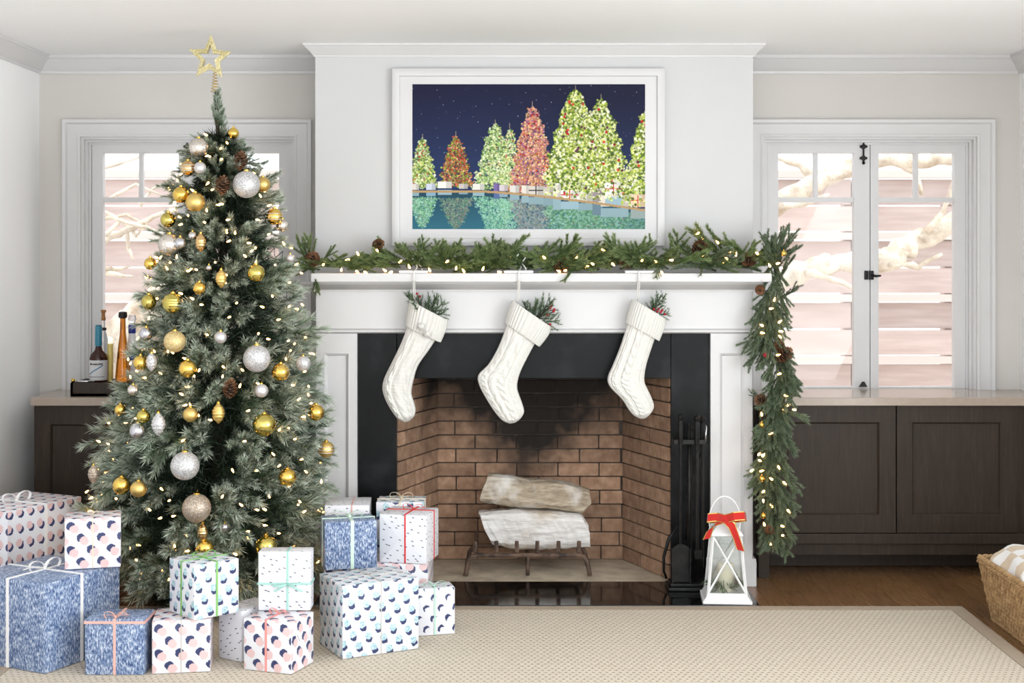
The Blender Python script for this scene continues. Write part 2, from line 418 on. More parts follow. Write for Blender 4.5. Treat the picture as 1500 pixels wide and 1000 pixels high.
# windows
def window(n, dx):
    root = thing('window_%d' % n, None, None, (1.7465+dx, YB, .84), kind='structure')
    a, b = OP[n-1]
    cas = [(0, 0), (0, .018), (.008, .022), (.018, .016), (.06, .018), (.068, .030), (.083, .032), (.083, 0)]
    MB().sweep([(a, YB, .60), (a, YB, OZ1), (b, YB, OZ1), (b, YB, .60)], cas, (0,-1,0)).build('casing', MT['trim'], root, 'auto')
    lin = MB().sweep([(a, YB+.002, .60), (a, YB+.002, OZ1), (b, YB+.002, OZ1), (b, YB+.002, .60)], [(0, 0), (-.012, 0), (-.012, -.03), (-.024, -.03), (-.024, -.05), (-.034, -.05), (-.034, -.118), (0, -.118)], (0,-1,0))
    lin.build('jamb', MT['trim'], root)
    MB().box(a, b, YB+.01, YB+.118, .60, .825).build('sill', MT['trim'], root)
    y0, y1, gy = .60, .645, .622
    for side, (fx0, fx1, g0, g1) in enumerate(((1.260, 1.763, 1.3125, 1.686), (1.767, 2.235, 1.807, 2.181))):
        fx0 += dx; fx1 += dx; g0 += dx; g1 += dx
        mb = MB(); mb.box(fx0, g0, y0, y1, .828, 2.046).box(g1, fx1, y0, y1, .828, 2.046).box(g0, g1, y0, y1, 1.994, 2.046).box(g0, g1, y0, y1, .828, .842)
        sash = mb.build('sash', MT['trim'], root)
        mid = (g0+g1)/2
        MB().box(mid-.010, mid+.010, y0+.006, y1-.006, 1.776, 1.994).box(g0, g1, y0+.006, y1-.006, 1.752, 1.776).build('muntin', MT['trim'], sash)
        for (p0, p1, q0, q1) in ((g0, mid-.010, 1.776, 1.994), (mid+.010, g1, 1.776, 1.994), (g0, g1, .842, 1.752)):
            MB().box(p0, p1, gy-.002, gy+.002, q0, q1).build('pane', MT['glass'], sash)
    # black iron bolt, latch and foot bolt
    cx = 1.731+dx; yb = .592; zz0, zz1 = 1.948, 2.045
    mb = MB().tube([(cx, yb, zz0), (cx, yb, zz1)], .0045, 8)
    for zc in (zz0+.02, zz1-.02):
        mb.box(cx-.018, cx+.018, yb-.004, yb+.008, zc-.006, zc+.006, .002).box(cx-.009, cx+.009, yb-.006, yb+.008, zc-.011, zc+.011, .002)
    mb.ball((cx, yb, zz0-.004), .008, 10, 6); mb.build('bolt', MT['metalblack'], root, 'auto')
    lc = 1.762+dx; lz = 1.392
    mb = MB().box(lc-.026, lc-.008, yb-.002, .602, lz-.022, lz+.022, .002).box(lc-.004, lc+.018, yb-.006, .602, lz-.022, lz+.022, .002).tube([(lc+.006, yb-.012, lz), (lc+.024, yb-.02, lz-.004), (lc+.05, yb-.018, lz-.002)], [.007, .006, .0045], 8)
    mb.build('latch', MT['metalblack'], root, 'auto')
    MB().prism([(cx-.022, .843), (cx+.018, .843), (cx+.004, .868), (cx-.006, .868)], .588, .601).build('foot_bolt', MT['metalblack'], root)
    return root
window(1, 0.0); window(2, -3.33)

# ------------------------------------------------------------------ outside the windows
MT['fence'] = mat('pinkish_fence_boards', S(210,193,187), .9, c2=S(194,174,168), ns=3, stretch=(1, 6, 9), rnd=.12)
MT['fence_edge'] = mat('pale_fence_rail', S(214,202,196), .9)
MT['birch'] = mat('pale_bark', S(226,215,198), .9, c2=S(178,156,134), ns=9, stretch=(1,1,1), lo=.45, hi=.75, bump=(14, .8, .03))
MT['gravel'] = mat('pale_gravel', S(210,200,190), .95, c2=S(180,170,160), ns=40)
struct('ground_outside', MB().box(-9, 9, .68, 9, -.12, -.05), MT['gravel'])
FY = 3.4
fen = thing('wooden_fence', 'pink-brown horizontal board fence outside both windows', 'fence', (0, FY, 0))
z = -.05; k = 0; sp = [-6.0, -3.4, -.5, 2.35, 3.05, 6.4]
while z < 2.0:
    for i in range(len(sp)-1):
        off = .02*((i*7+k*3) % 3)
        yy = FY+(.0 if k % 2 == 0 else .035)
        MB().box(sp[i]+.004, sp[i+1]-.004, yy, yy+.025, z, z+.172+(.006 if k % 2 else 0), 0).build('board', MT['fence'], fen)
    if k % 2 == 1:
        for i in range(len(sp)-1): MB().box(sp[i]+.004, sp[i+1]-.004, FY-.025, FY+.075, z+.186, z+.236).build('rail', MT['fence_edge'], fen)
        z += .245
    else: z += .182
    k += 1
for px_ in sp: MB().box(px_-.05, px_+.05, FY+.06, FY+.16, -.05, 2.0).build('post', MT['fence'], fen)
def jit(pts, rad, r, sub=5):
    P_ = []; R_ = []
    for i in range(len(pts)-1):
        for s in range(sub):
            f = s/sub; p = Vector(pts[i]).lerp(Vector(pts[i+1]), f); q = rad[i]*(1-f)+rad[i+1]*f
            P_.append(p+Vector((r.uniform(-1,1), r.uniform(-1,1), r.uniform(-1,1)))*q*.28); R_.append(q*r.uniform(.8, 1.2))
    P_.append(Vector(pts[-1])); R_.append(rad[-1]); return P_, R_
def more(root, pts, rad, seed, extra=(), nm='limb'):
    r = random.Random(seed); a, b = jit(pts, rad, r); MB().tube(a, b, 10).build(nm, MT['birch'], root, True)
    for pts2, rad2 in extra:
        a, b = jit(pts2, rad2, r, 4); MB().tube(a, b, 7).build('side_branch', MT['birch'], root, True)
def limb(name, label, pts, rad, seed, extra=()):
    root = thing(name, label, 'tree', pts[0]); more(root, pts, rad, seed, extra, 'trunk'); return root
def PP(l, y): return [tuple(P(a, b, y+(i % 2)*.05)) for i, (a, b) in enumerate(l)]
rt_ = limb('bare_tree', 'gnarled pale tree with thick bare limbs outside the right window', [(.55, 2.75, -.06), (.6, 2.72, .6), (.66, 2.68, 1.0)], [.17, .14, .13], 2)
more(rt_, [(.66, 2.68, .98)]+PP([(1080, 425), (1150, 405), (1200, 392), (1250, 385), (1300, 380), (1350, 350), (1400, 322), (1480, 290)], 2.5), [.12, .08, .072, .062, .066, .076, .072, .06, .05], 3,
     [(PP([(1180, 398), (1230, 412), (1262, 430)], 2.45), [.03, .02, .008]), (PP([(1300, 385), (1345, 390), (1380, 372)], 2.45), [.03, .02, .01]), (PP([(1350, 352), (1382, 310), (1398, 262)], 2.5), [.03, .02, .01])])
more(rt_, [(.66, 2.70, .98)]+PP([(1100, 335), (1142, 296), (1195, 265), (1250, 240), (1300, 232), (1360, 236), (1420, 228)], 2.8), [.11, .078, .07, .06, .055, .05, .045, .04], 5,
     [(PP([(1140, 300), (1175, 300), (1215, 285)], 2.75), [.03, .02, .01]), (PP([(1195, 262), (1170, 240), (1140, 232)], 2.8), [.04, .03, .015]), (PP([(1300, 232), (1340, 250), (1350, 285)], 2.8), [.03, .02, .012])])
a_ = P(40, 700, 1.9)
lt_ = limb('bare_tree', 'pale tree with bare twigs outside the left window', [(a_.x-.02, 1.9, -.06)]+PP([(40, 700), (140, 540), (190, 490), (240, 445), (330, 400)], 1.9), [.15, .14, .13, .13, .12, .1], 12, [(PP([(150, 520), (165, 490), (200, 470)], 1.8), [.05, .05, .03])])
more(lt_, PP([(60, 660), (60, 500), (100, 372), (150, 355), (190, 335), (225, 318), (300, 290)], 1.7), [.06, .04, .022, .018, .017, .014, .01], 9,
     [(PP([(110, 300), (150, 310), (180, 325), (215, 333), (250, 350)], 1.65), [.014, .014, .012, .01, .006]), (PP([(155, 345), (178, 320), (200, 345), (222, 318)], 1.7), [.012, .012, .01, .006]),
      (PP([(186, 335), (188, 365), (196, 382)], 1.7), [.012, .01, .004]), (PP([(110, 390), (140, 395), (170, 402), (195, 405)], 1.7), [.02, .02, .014, .005]), (PP([(150, 392), (175, 395), (192, 390)], 1.7), [.014, .01, .004]),
      (PP([(110, 330), (150, 322), (185, 315), (215, 330)], 1.75), [.012, .012, .01, .006]), (PP([(110, 260), (135, 250), (175, 240), (215, 226)], 1.8), [.012, .012, .009, .005]), (PP([(160, 290), (200, 270), (235, 285)], 1.75), [.01, .008, .004]), (PP([(205, 300), (225, 275), (250, 270)], 1.75), [.012, .008, .004])])

# ------------------------------------------------------------------ fireplace
def recess_frame(mb, x0, x1, z0, z1, px0, px1, pz0, pz1, y0, y1):
    mb.box(x0, px0, y0, y1, z0, z1).box(px1, x1, y0, y1, z0, z1).box(px0, px1, y0, y1, z0, pz0).box(px0, px1, y0, y1, pz1, z1)
LX = (X(463, 0), X(523, 0)); RX = (X(1041, 0), X(1102, 0)); FZ0 = Z(487, 0)
mant = thing('mantelpiece', 'white painted panelled fireplace mantelpiece with deep shelf', 'mantelpiece', (.1, .07, 0))
for (a, b, p0, p1) in ((LX[0], LX[1], X(474, 0), X(512, 0)), (RX[0], RX[1], X(1053, 0), X(1091, 0))):
    mb = MB(); recess_frame(mb, a, b, 0, FZ0, p0, p1, .19, Z(516, 0), 0, .14)
    leg = mb.build('leg', MT['trim'], mant)
    MB().box(p0, p1, .014, .13, .19, Z(516, 0)).build('panel', MT['trim'], leg)
    MB().sweep([(p0, 0, .19), (p0, 0, Z(516, 0)), (p1, 0, Z(516, 0)), (p1, 0, .19)], [(0, 0), (-.004, .002), (-.012, -.004), (-.016, -.014), (0, -.014)], (0,-1,0), True).build('panel_moulding', MT['trim'], leg, 'auto')
    mb = MB().box(a-.016, b+.016, -.02, .14, 0, .10, .003); mb.prism([(-.02, .10), (.0, .122), (.14, .122), (.14, .10)], a-.016, b+.016, 'x').build('plinth', MT['trim'], mant)
MB().box(LX[0], RX[1], 0, .14, FZ0, Z(424, 0)).build('frieze', MT['trim'], mant)
MB().sweep([(LX[0], .14, FZ0), (LX[0], 0, FZ0), (RX[1], 0, FZ0), (RX[1], .14, FZ0)], [(0, -.004), (-.008, -.002), (-.014, .004), (-.014, .010), (-.006, .016), (0, .018)], (0,0,1)).build('bead_moulding', MT['trim'], mant, 'auto')
SH1 = Z(400, -.11); SH0 = Z(413, -.11)
zb = Z(427, -.02)
MB().sweep([(LX[0], .14, zb), (LX[0], 0, zb), (RX[1], 0, zb), (RX[1], .14, zb)], [(0, 0), (-.012, 0), (-.014, .008), (-.022, .012), (-.03, .02), (-.05, .03), (-.06, SH0-zb-.006), (-.066, SH0-zb), (0, SH0-zb)], (0,0,1)).build('bed_moulding', MT['trim'], mant, 'auto')
MB().box(X(458, -.05), X(1131, -.11), -.11, .14, SH0, SH1, .004).build('shelf', MT['trim'], mant)
# slate slips
OX0, OX1, OZT = X(581, .03), X(983, .03), Z(554, .03)
sl = thing('slate_surround', 'black slate facing around the firebox opening', 'fireplace surround', (.1, .05, 0))
MB().box(LX[1]-.004, OX0, .03, .135, .0, FZ0+.01, .002).build('side_slab', MT['slate'], sl)
MB().box(OX1, RX[0]+.004, .03, .135, .0, FZ0+.01, .002).build('side_slab', MT['slate'], sl)
MB().box(OX0+.001, OX1-.001, .03, .135, OZT, FZ0+.01, .002).build('lintel_slab', MT['slate'], sl)
tag(MB().box(-.84, 1.045, -.41, .03, -.004, .014, .003).build('hearth_slab', MT['hearth']), 'polished black stone hearth slab in front of the fireplace', 'hearth')
# firebox of brick
B0, B1, BYK, FB0 = X(641, .51), X(912, .51), .505, .05
fb = struct('wall_firebox', MB().box(-.60, .80, .512, .538, 0, 1.16).prism([(OX0-.07, FB0), (OX0-.008, FB0), (B0-.008, .512), (B0-.1, .512)], 0, 1.16, 'z').prism([(OX1+.008, FB0), (OX1+.07, FB0), (B1+.1, .512), (B1+.008, .512)], 0, 1.16, 'z').box(-.60, .80, .135, .512, 1.10, 1.15), MT['mortar'])
struct('floor_firebox', MB().prism([(OX0-.01, .03), (OX1+.01, .03), (B1+.01, .512), (B0-.01, .512)], -.004, .0135, 'z'), MT['ash'])
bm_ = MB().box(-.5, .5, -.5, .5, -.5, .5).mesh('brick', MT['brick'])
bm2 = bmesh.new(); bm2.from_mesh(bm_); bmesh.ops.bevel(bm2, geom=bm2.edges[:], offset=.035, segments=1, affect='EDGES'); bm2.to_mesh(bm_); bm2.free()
def brick_wall(A, Bp, seed):
    r = random.Random(seed); A = Vector(A); Bp = Vector(Bp); L = (Bp-A).length; d = (Bp-A)/L; ang = math.atan2(d.y, d.x)
    ch, bl = .0672, .2
    for c in range(17):
        zc = .014+c*ch+ch/2; s = -bl*(.5 if c % 2 else .0)-r.random()*.02
        while s < L:
            a = max(s, 0); b = min(s+bl, L); s += bl
            if b-a < .02: continue
            pc = A+d*(a+b)/2
            dep = .022+r.uniform(0, .0015)
            M = Matrix.Translation((pc.x, pc.y, zc)) @ Matrix.Rotation(ang, 4, 'Z') @ Matrix.Diagonal((b-a-.006, dep, ch-.006, 1))
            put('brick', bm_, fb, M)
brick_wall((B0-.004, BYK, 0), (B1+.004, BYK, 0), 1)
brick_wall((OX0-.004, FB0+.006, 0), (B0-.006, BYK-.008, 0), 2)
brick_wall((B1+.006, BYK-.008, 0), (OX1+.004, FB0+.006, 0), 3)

# grate
gr = thing('fire_grate', 'rusty iron fire grate holding two pale logs', 'grate', (.08, .25, .014))
gy0 = .14
gx = [X(v, gy0) for v in (696, 727, 757, 787, 818, 848)]
zr = Z(813, gy0)
for i, xg in enumerate(gx):
    zt = Z(792, gy0)
    MB().tube([(xg, .44, zr+.05), (xg, .40, zr+.012), (xg, gy0+.03, zr+.012), (xg, gy0-.005, zr+.02), (xg, gy0-.012, zt)], [.010, .010, .010, .011, .0105], 6).build('bar', MT['rust'], gr, 'auto')
def grate_rail(y, h0):
    a = X(682, gy0); b = X(864, gy0)
    MB().tube([(a, y-.01, .018), (a+.012, y, h0-.03), (a+.03, y, h0-.004), (a+.05, y, h0), (b-.05, y, h0), (b-.03, y, h0-.004), (b-.012, y, h0-.03), (b, y-.01, .018)], .0105, 8).build('rail', MT['rust'], gr, True)
    MB().tube([((a+b)/2, y, h0), ((a+b)/2, y-.004, .018)], .009, 8).build('leg', MT['rust'], gr, True)
grate_rail(gy0, zr); grate_rail(.36, zr)
def log(name, label, prof_l, prof_r, top, bot, y, depth, material, seed):
    """split log: front silhouette given by left edge, right edge, top and bottom (x,z) profiles"""
    r = random.Random(seed); n = 22; sec = 14; vs = []; fs = []
    xs0 = prof_l; xs1 = prof_r
    for i in range(n+1):
        f = i/n
        for k in range(sec):
            a = 2*PI*k/sec; v = math.sin(a); u = math.cos(a)
            v = math.copysign(abs(v)**.55, v); u = math.copysign(abs(u)**.6, u)
            h = (v+1)/2
            xl = np.interp(h, [0, .5, 1], xs0); xr = np.interp(h, [0, .5, 1], xs1)
            x = xl+(xr-xl)*f
            zt = np.interp(f, np.linspace(0, 1, len(top)), top); zb_ = np.interp(f, np.linspace(0, 1, len(bot)), bot)
            zz = zb_+(zt-zb_)*h
            j = .006
            vs.append((x+r.uniform(-j, j)*.8, y+u*depth+r.uniform(-j, j)*.4, zz+r.uniform(-j, j)*.5))
    for i in range(n):
        for k in range(sec): fs.append((i*sec+k, i*sec+(k+1)%sec, (i+1)*sec+(k+1)%sec, (i+1)*sec+k))
    fs.append(tuple(range(sec))[::-1]); fs.append(tuple(n*sec+k for k in range(sec)))
    o = MB().add(vs, fs).build(name, material, None, False); tag(o, label, 'log'); o['kind'] = ''; del o['kind']; return o
ly = .27
def zl(l): return [Z(v, ly) for v in l]
def xl_(l): return [X(v, ly) for v in l]
log('split_log', 'white split log lying on the bars of the grate', xl_([722, 710, 702]), xl_([864, 864, 848]), zl([748, 746, 744, 745, 746, 750]), zl([795, 802, 803, 803, 801, 799]), ly, .085, MT['log'], 4)
log('split_log', 'tan and white split log resting on top of the other log', xl_([702, 709, 716]), xl_([850, 864, 862]), zl([693, 695, 701, 702, 706, 716]), zl([733, 739, 742, 743, 745, 750]), ly, .07, MT['log2'], 8)

# ------------------------------------------------------------------ cabinets and counters
CF, CZ1, CZ0 = .16, .835, .797
def door(mb_name, x0, x1, z0, z1, px0, px1, pz0, pz1, root):
    mb = MB(); recess_frame(mb, x0, x1, z0, z1, px0, px1, pz0, pz1, CF, CF+.022); d = mb.build('door', MT['oak'], root)
    MB().box(px0, px1, CF+.012, CF+.02, pz0, pz1).build('panel', MT['oak'], d)
    MB().sweep([(px0, CF, pz0), (px0, CF, pz1), (px1, CF, pz1), (px1, CF, pz0)], [(0, 0), (-.004, .0), (-.010, -.005), (-.012, -.012), (0, -.012)], (0,-1,0), True).build('bead', MT['oak'], d)
rc = thing('low_cabinet', 'dark oak low cabinet with two panelled doors under the right window', 'cabinet', (1.79, .35, 0))
dz0 = Z(780, CF)
MB().box(BX1+.005, WR-.002, CF+.024, YB-.02, dz0-.10, CZ0).build('body', MT['oak'], rc)
door('d', X(1128, CF), X(1312, CF), dz0, CZ0-.003, X(1152, CF), X(1290, CF), Z(756, CF), Z(617, CF), rc)
door('d', X(1314, CF), X(1491.5, CF), dz0, CZ0-.003, X(1335, CF), X(1468, CF), Z(756, CF), Z(617, CF), rc)
MB().box(BX1+.02, WR-.002, CF-.012, CF+.024, Z(796, CF), dz0-.003, .003).build('rail', MT['oak'], rc)
MB().box(BX1+.02, WR-.002, CF+.012, CF+.03, Z(813, CF), Z(796, CF)).build('lower_rail', MT['oak'], rc)
MB().box(X(1111, CF), X(1127, CF), CF-.004, CF+.05, 0, CZ0, .002).build('leg', MT['oak'], rc)
MB().box(WR-.05, WR-.003, CF-.004, CF+.05, 0, dz0-.1, .002).build('leg', MT['oak'], rc)
MB().box(BX1+.06, WR-.05, .40, .42, .004, dz0-.10).build('toe_board', MT['oak'], rc)
tag(MB().box(BX1+.002, WR-.001, CF-.025, .598, CZ0, CZ1, .003).build('counter_slab', MT['counter']), 'polished taupe counter slab under the right window', 'counter')
lc = thing('low_cabinet', 'dark oak low cabinet under the left window, behind the tree', 'cabinet', (-1.56, .35, 0))
cl = X(50, CF)
MB().box(cl, BX0-.005, CF+.024, YB-.02, .06, CZ0).build('body', MT['oak'], lc)
door('d', cl, cl+.62, dz0, CZ0-.003, X(72, CF), cl+.54, .14, Z(620, CF), lc)
door('d', cl+.625, BX0-.008, dz0, CZ0-.003, cl+.70, BX0-.08, .14, Z(620, CF), lc)
MB().box(cl, BX0-.006, CF-.012, CF+.024, .06, dz0-.003, .003).build('rail', MT['oak'], lc)
for xx in (cl, BX0-.056): MB().box(xx, xx+.05, CF-.004, CF+.05, 0, .06).build('leg', MT['oak'], lc)
m = MB().box(X(47.5, CF), BX0-.002, CF-.025, YB-.001, CZ0, CZ1, .003).box(OP[1][0]+.036, OP[1][1]-.036, YB-.01, .598, CZ0, CZ1-.0005)
tag(m.build('counter_slab', MT['counter']), 'polished taupe counter slab under the left window', 'counter')

# ------------------------------------------------------------------ rug
rg = thing('area_rug', 'large beige sisal rug with taupe binding in front of the hearth', 'rug', (0, -1.65, 0))
MB().box(-1.80, 1.835, -2.84, -.475, .0005, .010, .003).build('weave', MT['rug'], rg)
mb = MB(); RX0, RX1, RY0, RY1 = -1.86, 1.895, -2.9, -.415
mb.prism([(RX0, RY0), (RX1, RY0), (RX1-.06, RY0+.06), (RX0+.06, RY0+.06)], .0005, .0115, 'z').prism([(RX1, RY0), (RX1, RY1), (RX1-.06, RY1-.06), (RX1-.06, RY0+.06)], .0005, .0115, 'z')
mb.prism([(RX1, RY1), (RX0, RY1), (RX0+.06, RY1-.06), (RX1-.06, RY1-.06)], .0005, .0115, 'z').prism([(RX0, RY1), (RX0, RY0), (RX0+.06, RY0+.06), (RX0+.06, RY1-.06)], .0005, .0115, 'z')
mb.build('binding', MT['rugband'], rg)
# ------------------------------------------------------------------ framed screen above the mantel
def picture():
    W, H = 420, 262
    r = np.random.default_rng(5)
    img = np.zeros((H, W, 3)); yy, xx = np.mgrid[0:H, 0:W]; u = xx/W; v = yy/H
    top = np.array([22, 24, 52]); bot = np.array([34, 52, 92])
    img[:] = top+(bot-top)*(np.clip(v/.66, 0, 1)**1.3)[..., None]
    img *= (1+.06*np.sin(u*5+v*3))[..., None]
    for _ in range(230):
        a, b = r.integers(0, W), r.integers(0, int(H*.6)); s = r.uniform(.15, 1)**2
        img[b, a] = img[b, a]*(1-s)+np.array([225, 230, 245])*s
    shore = lambda t: .735+.0*t+np.where(t > .3, .13*((t-.3)/.7)**1.35, 0)
    def blob(im, cx, cy, rad, c, al=1.0):
        x0, x1, y0, y1 = int(cx-rad-1), int(cx+rad+2), int(cy-rad-1), int(cy+rad+2)
        x0 = max(x0, 0); y0 = max(y0, 0); x1 = min(x1, W); y1 = min(y1, H)
        if x1 <= x0 or y1 <= y0: return
        d = np.hypot(xx[y0:y1, x0:x1]-cx, yy[y0:y1, x0:x1]-cy); a = np.clip(rad-d+.5, 0, 1)*al
        im[y0:y1, x0:x1] = im[y0:y1, x0:x1]*(1-a[..., None])+np.array(c)*a[..., None]
    G = [(112, 140, 44), (170, 190, 70), (214, 224, 120), (240, 242, 178), (252, 250, 222), (84, 110, 36)]
    G2 = [(120, 160, 84), (170, 206, 120), (214, 232, 170), (240, 248, 214), (84, 124, 66), (226, 226, 150)]
    RD = [(150, 60, 50), (196, 84, 60), (220, 150, 90), (110, 120, 60), (236, 190, 150), (90, 60, 44)]
    PK = [(206, 110, 110), (226, 150, 120), (236, 180, 150), (160, 96, 140), (240, 206, 150), (180, 130, 70)]
    YG = [(226, 226, 150), (244, 244, 190), (190, 200, 100), (252, 250, 224)]
    def ptree(ax, ay, by, hw, pal, n, rad, balls, ball_r):
        L = []
        for _ in range(int(n*1.9)):
            t = r.random()**.62; w = hw*(t**.62)*(1+.10*math.sin(t*34)); x = ax+r.uniform(-1, 1)*w+r.normal()*.004; y = ay+(by-ay)*t+r.normal()*.006
            c = np.array(pal[r.integers(0, len(pal))])*r.uniform(.75, 1.05)
            L.append((x, y, rad*r.uniform(.35, .9), np.clip(c, 0, 255)))
        for _ in range(balls):
            t = r.uniform(.08, .97); w = hw*(t**.62)*.9
            L.append((ax+r.uniform(-1, 1)*w, ay+(by-ay)*t, ball_r*.85, np.array([(178, 30, 34), (150, 26, 40), (210, 60, 50), (90, 40, 70)][r.integers(0, 4)])))
        return L
    TR = [ptree(.043, .375, .71, .062, G+G2, 900, 2.1, 22, 1.5), ptree(.187, .355, .70, .07, RD+G[:2], 900, 2.0, 40, 1.6), ptree(.355, .275, .72, .088, G2, 1300, 2.2, 14, 1.4),
          ptree(.418, .30, .71, .05, YG+G2, 500, 2.1, 10, 1.4), ptree(.515, .15, .74, .10, PK, 1700, 2.2, 46, 1.9), ptree(.70, .04, .78, .145, G, 2400, 3.0, 26, 2.6), ptree(.81, .10, .80, .13, G, 2200, 3.0, 24, 2.8), ptree(1.0, .19, .84, .10, G, 1100, 3.2, 10, 3.0)]
    # water
    wat = v > shore(u)
    img[wat] = (np.array([30, 66, 84])+(v[wat, None]-.74)*np.array([60, 150, 150]))
    for L, dim in zip(TR, (1.0, .9, 1.0, 1.0, .9, .8, .75, .6)):
        for (x, y, rad, c) in L:
            if r.random() < .9:
                sh = float(shore(np.array(min(max(x, 0), 1)))); ry = sh+(sh-y)*.62+.03
                if ry < 1.02: blob(img, x*W, ry*H, rad*.7, np.clip(np.array(c)*.62*dim+np.array([30, 70, 78]), 0, 255), .75)
    for L in TR:
        for (x, y, rad, c) in L: blob(img, x*W, y*H, rad, c, .95)
    for L, (ax, ay) in zip(TR, ((.043, .375), (.187, .355), (.355, .275), (.418, .30), (.515, .15), (.70, .04), (.81, .10))):
        img[int((ay-.03)*H):int(ay*H)+2, int(ax*W):int(ax*W)+1] = (150, 140, 120)
    def rect(x0, y0, x1, y1, c, rib=None, refl=True):
        a0, a1, b0, b1 = int(x0*W), int(x1*W), int(y0*H), int(y1*H)
        img[b0:b1, a0:a1] = c; img[b0:b1, a0+int((a1-a0)*.62):a1] = np.array(c)*.86
        if rib is not None: img[(b0+b1)//2-1:(b0+b1)//2+1, a0:a1] = rib; img[b0:b1, (a0+a1)//2-1:(a0+a1)//2+1] = rib
        if refl:
            hh = b1-b0; q0 = b1+3; q1 = min(b1+3+int(hh*.8), H); img[q0:q1, a0:a1] = np.array(c)*.55+np.array([20, 50, 64])
    gift = [(.0, .69, .03, .73, (214, 208, 200)), (.06, .69, .10, .73, (200, 206, 222)), (.11, .675, .17, .72, (232, 228, 220)), (.20, .69, .24, .725, (196, 190, 184)), (.26, .69, .31, .73, (224, 222, 214)),
            (.35, .685, .375, .74, (120, 100, 160)), (.375, .695, .41, .74, (206, 196, 200)), (.42, .70, .46, .75, (214, 210, 204)), (.47, .70, .50, .76, (222, 214, 204)), (.50, .705, .565, .77, (206, 200, 190)), (.565, .71, .61, .775, (196, 190, 180)),
            (.605, .685, .64, .78, (220, 214, 204)), (.64, .73, .715, .80, (236, 232, 226)), (.715, .745, .775, .81, (206, 200, 190)), (.775, .72, .82, .82, (150, 140, 140)), (.81, .77, .93, .845, (218, 210, 198)), (.83, .68, .90, .765, (240, 234, 230)), (.94, .76, 1.0, .85, (230, 200, 170))]
    for g in gift: rect(*g, rib={(.50, .705): (40, 34, 50), (.64, .73): (190, 40, 50), (.83, .68): (190, 50, 50), (.94, .76): (196, 80, 60)}.get((g[0], g[1])))
    for L in TR[5:]:
        for (x, y, rad, c) in L:
            if y > .6 and r.random() < .10: blob(img, x*W, y*H, rad, c, .9)
    edge = np.abs(v-shore(u)-.004) < .008
    img[edge] = (176, 146, 104)
    img = np.clip(img, 0, 255)/255
    return np.where(img <= .04045, img/12.92, ((img+.055)/1.055)**2.4)
py_ = .105
fx0, fx1, fz0, fz1 = X(574, py_), X(974, py_), Z(360, py_), Z(100, py_)
pic = thing('framed_screen', 'white framed screen showing glowing night Christmas trees above the mantel', 'picture', ((fx0+fx1)/2, BY, fz0))
MB().sweep([(fx0, BY, fz0), (fx0, BY, fz1), (fx1, BY, fz1), (fx1, BY, fz0)], [(0, 0), (0, .034), (-.004, .037), (-.030, .037), (-.034, .034), (-.036, .026), (-.036, 0)], (0,-1,0), True).build('frame', MT['trim'], pic, 'auto')
sx0, sx1, sz0, sz1 = X(604, py_+.013), X(945, py_+.013), Z(335.5, py_+.013), Z(123.3, py_+.013)
mm = MB(); recess_frame(mm, fx0+.034, fx1-.034, fz0+.034, fz1-.034, sx0, sx1, sz0, sz1, BY-.024, BY-.004); mm.build('mat_board', MT['trim'], pic)
def screen():
    im = picture(); H, W, _ = im.shape
    gx = np.linspace(sx0, sx1, W+1); gz = np.linspace(sz1, sz0, H+1)
    vx, vz = np.meshgrid(gx, gz); co = np.stack([vx, np.full_like(vx, BY-.0215), vz], -1).reshape(-1, 3)
    i, j = np.mgrid[0:H, 0:W]; a = (i*(W+1)+j).ravel(); quads = np.stack([a, a+W+1, a+W+2, a+1], -1)
    me = bpy.data.meshes.new('screen'); me.vertices.add(len(co)); me.vertices.foreach_set('co', co.ravel())
    me.loops.add(quads.size); me.loops.foreach_set('vertex_index', quads.ravel()); me.polygons.add(len(quads))
    me.polygons.foreach_set('loop_start', np.arange(0, quads.size, 4)); me.update(calc_edges=True)
    ca = me.color_attributes.new('print', 'FLOAT_COLOR', 'CORNER')
    c = np.ones((len(quads), 4, 4)); c[..., :3] = im.reshape(-1, 1, 3); ca.data.foreach_set('color', c.ravel())
    t = NT('lit_screen_print'); at = t.node('ShaderNodeAttribute', attribute_name='print')
    t.set(base=t.mix(1.0, at.outputs['Color'], (.62,.62,.62,1), 'MULTIPLY'), rough=.5, spec=.15, emit=at.outputs['Color'], emits=.42); me.materials.append(t.m)
    return put('screen', me, pic)
screen()

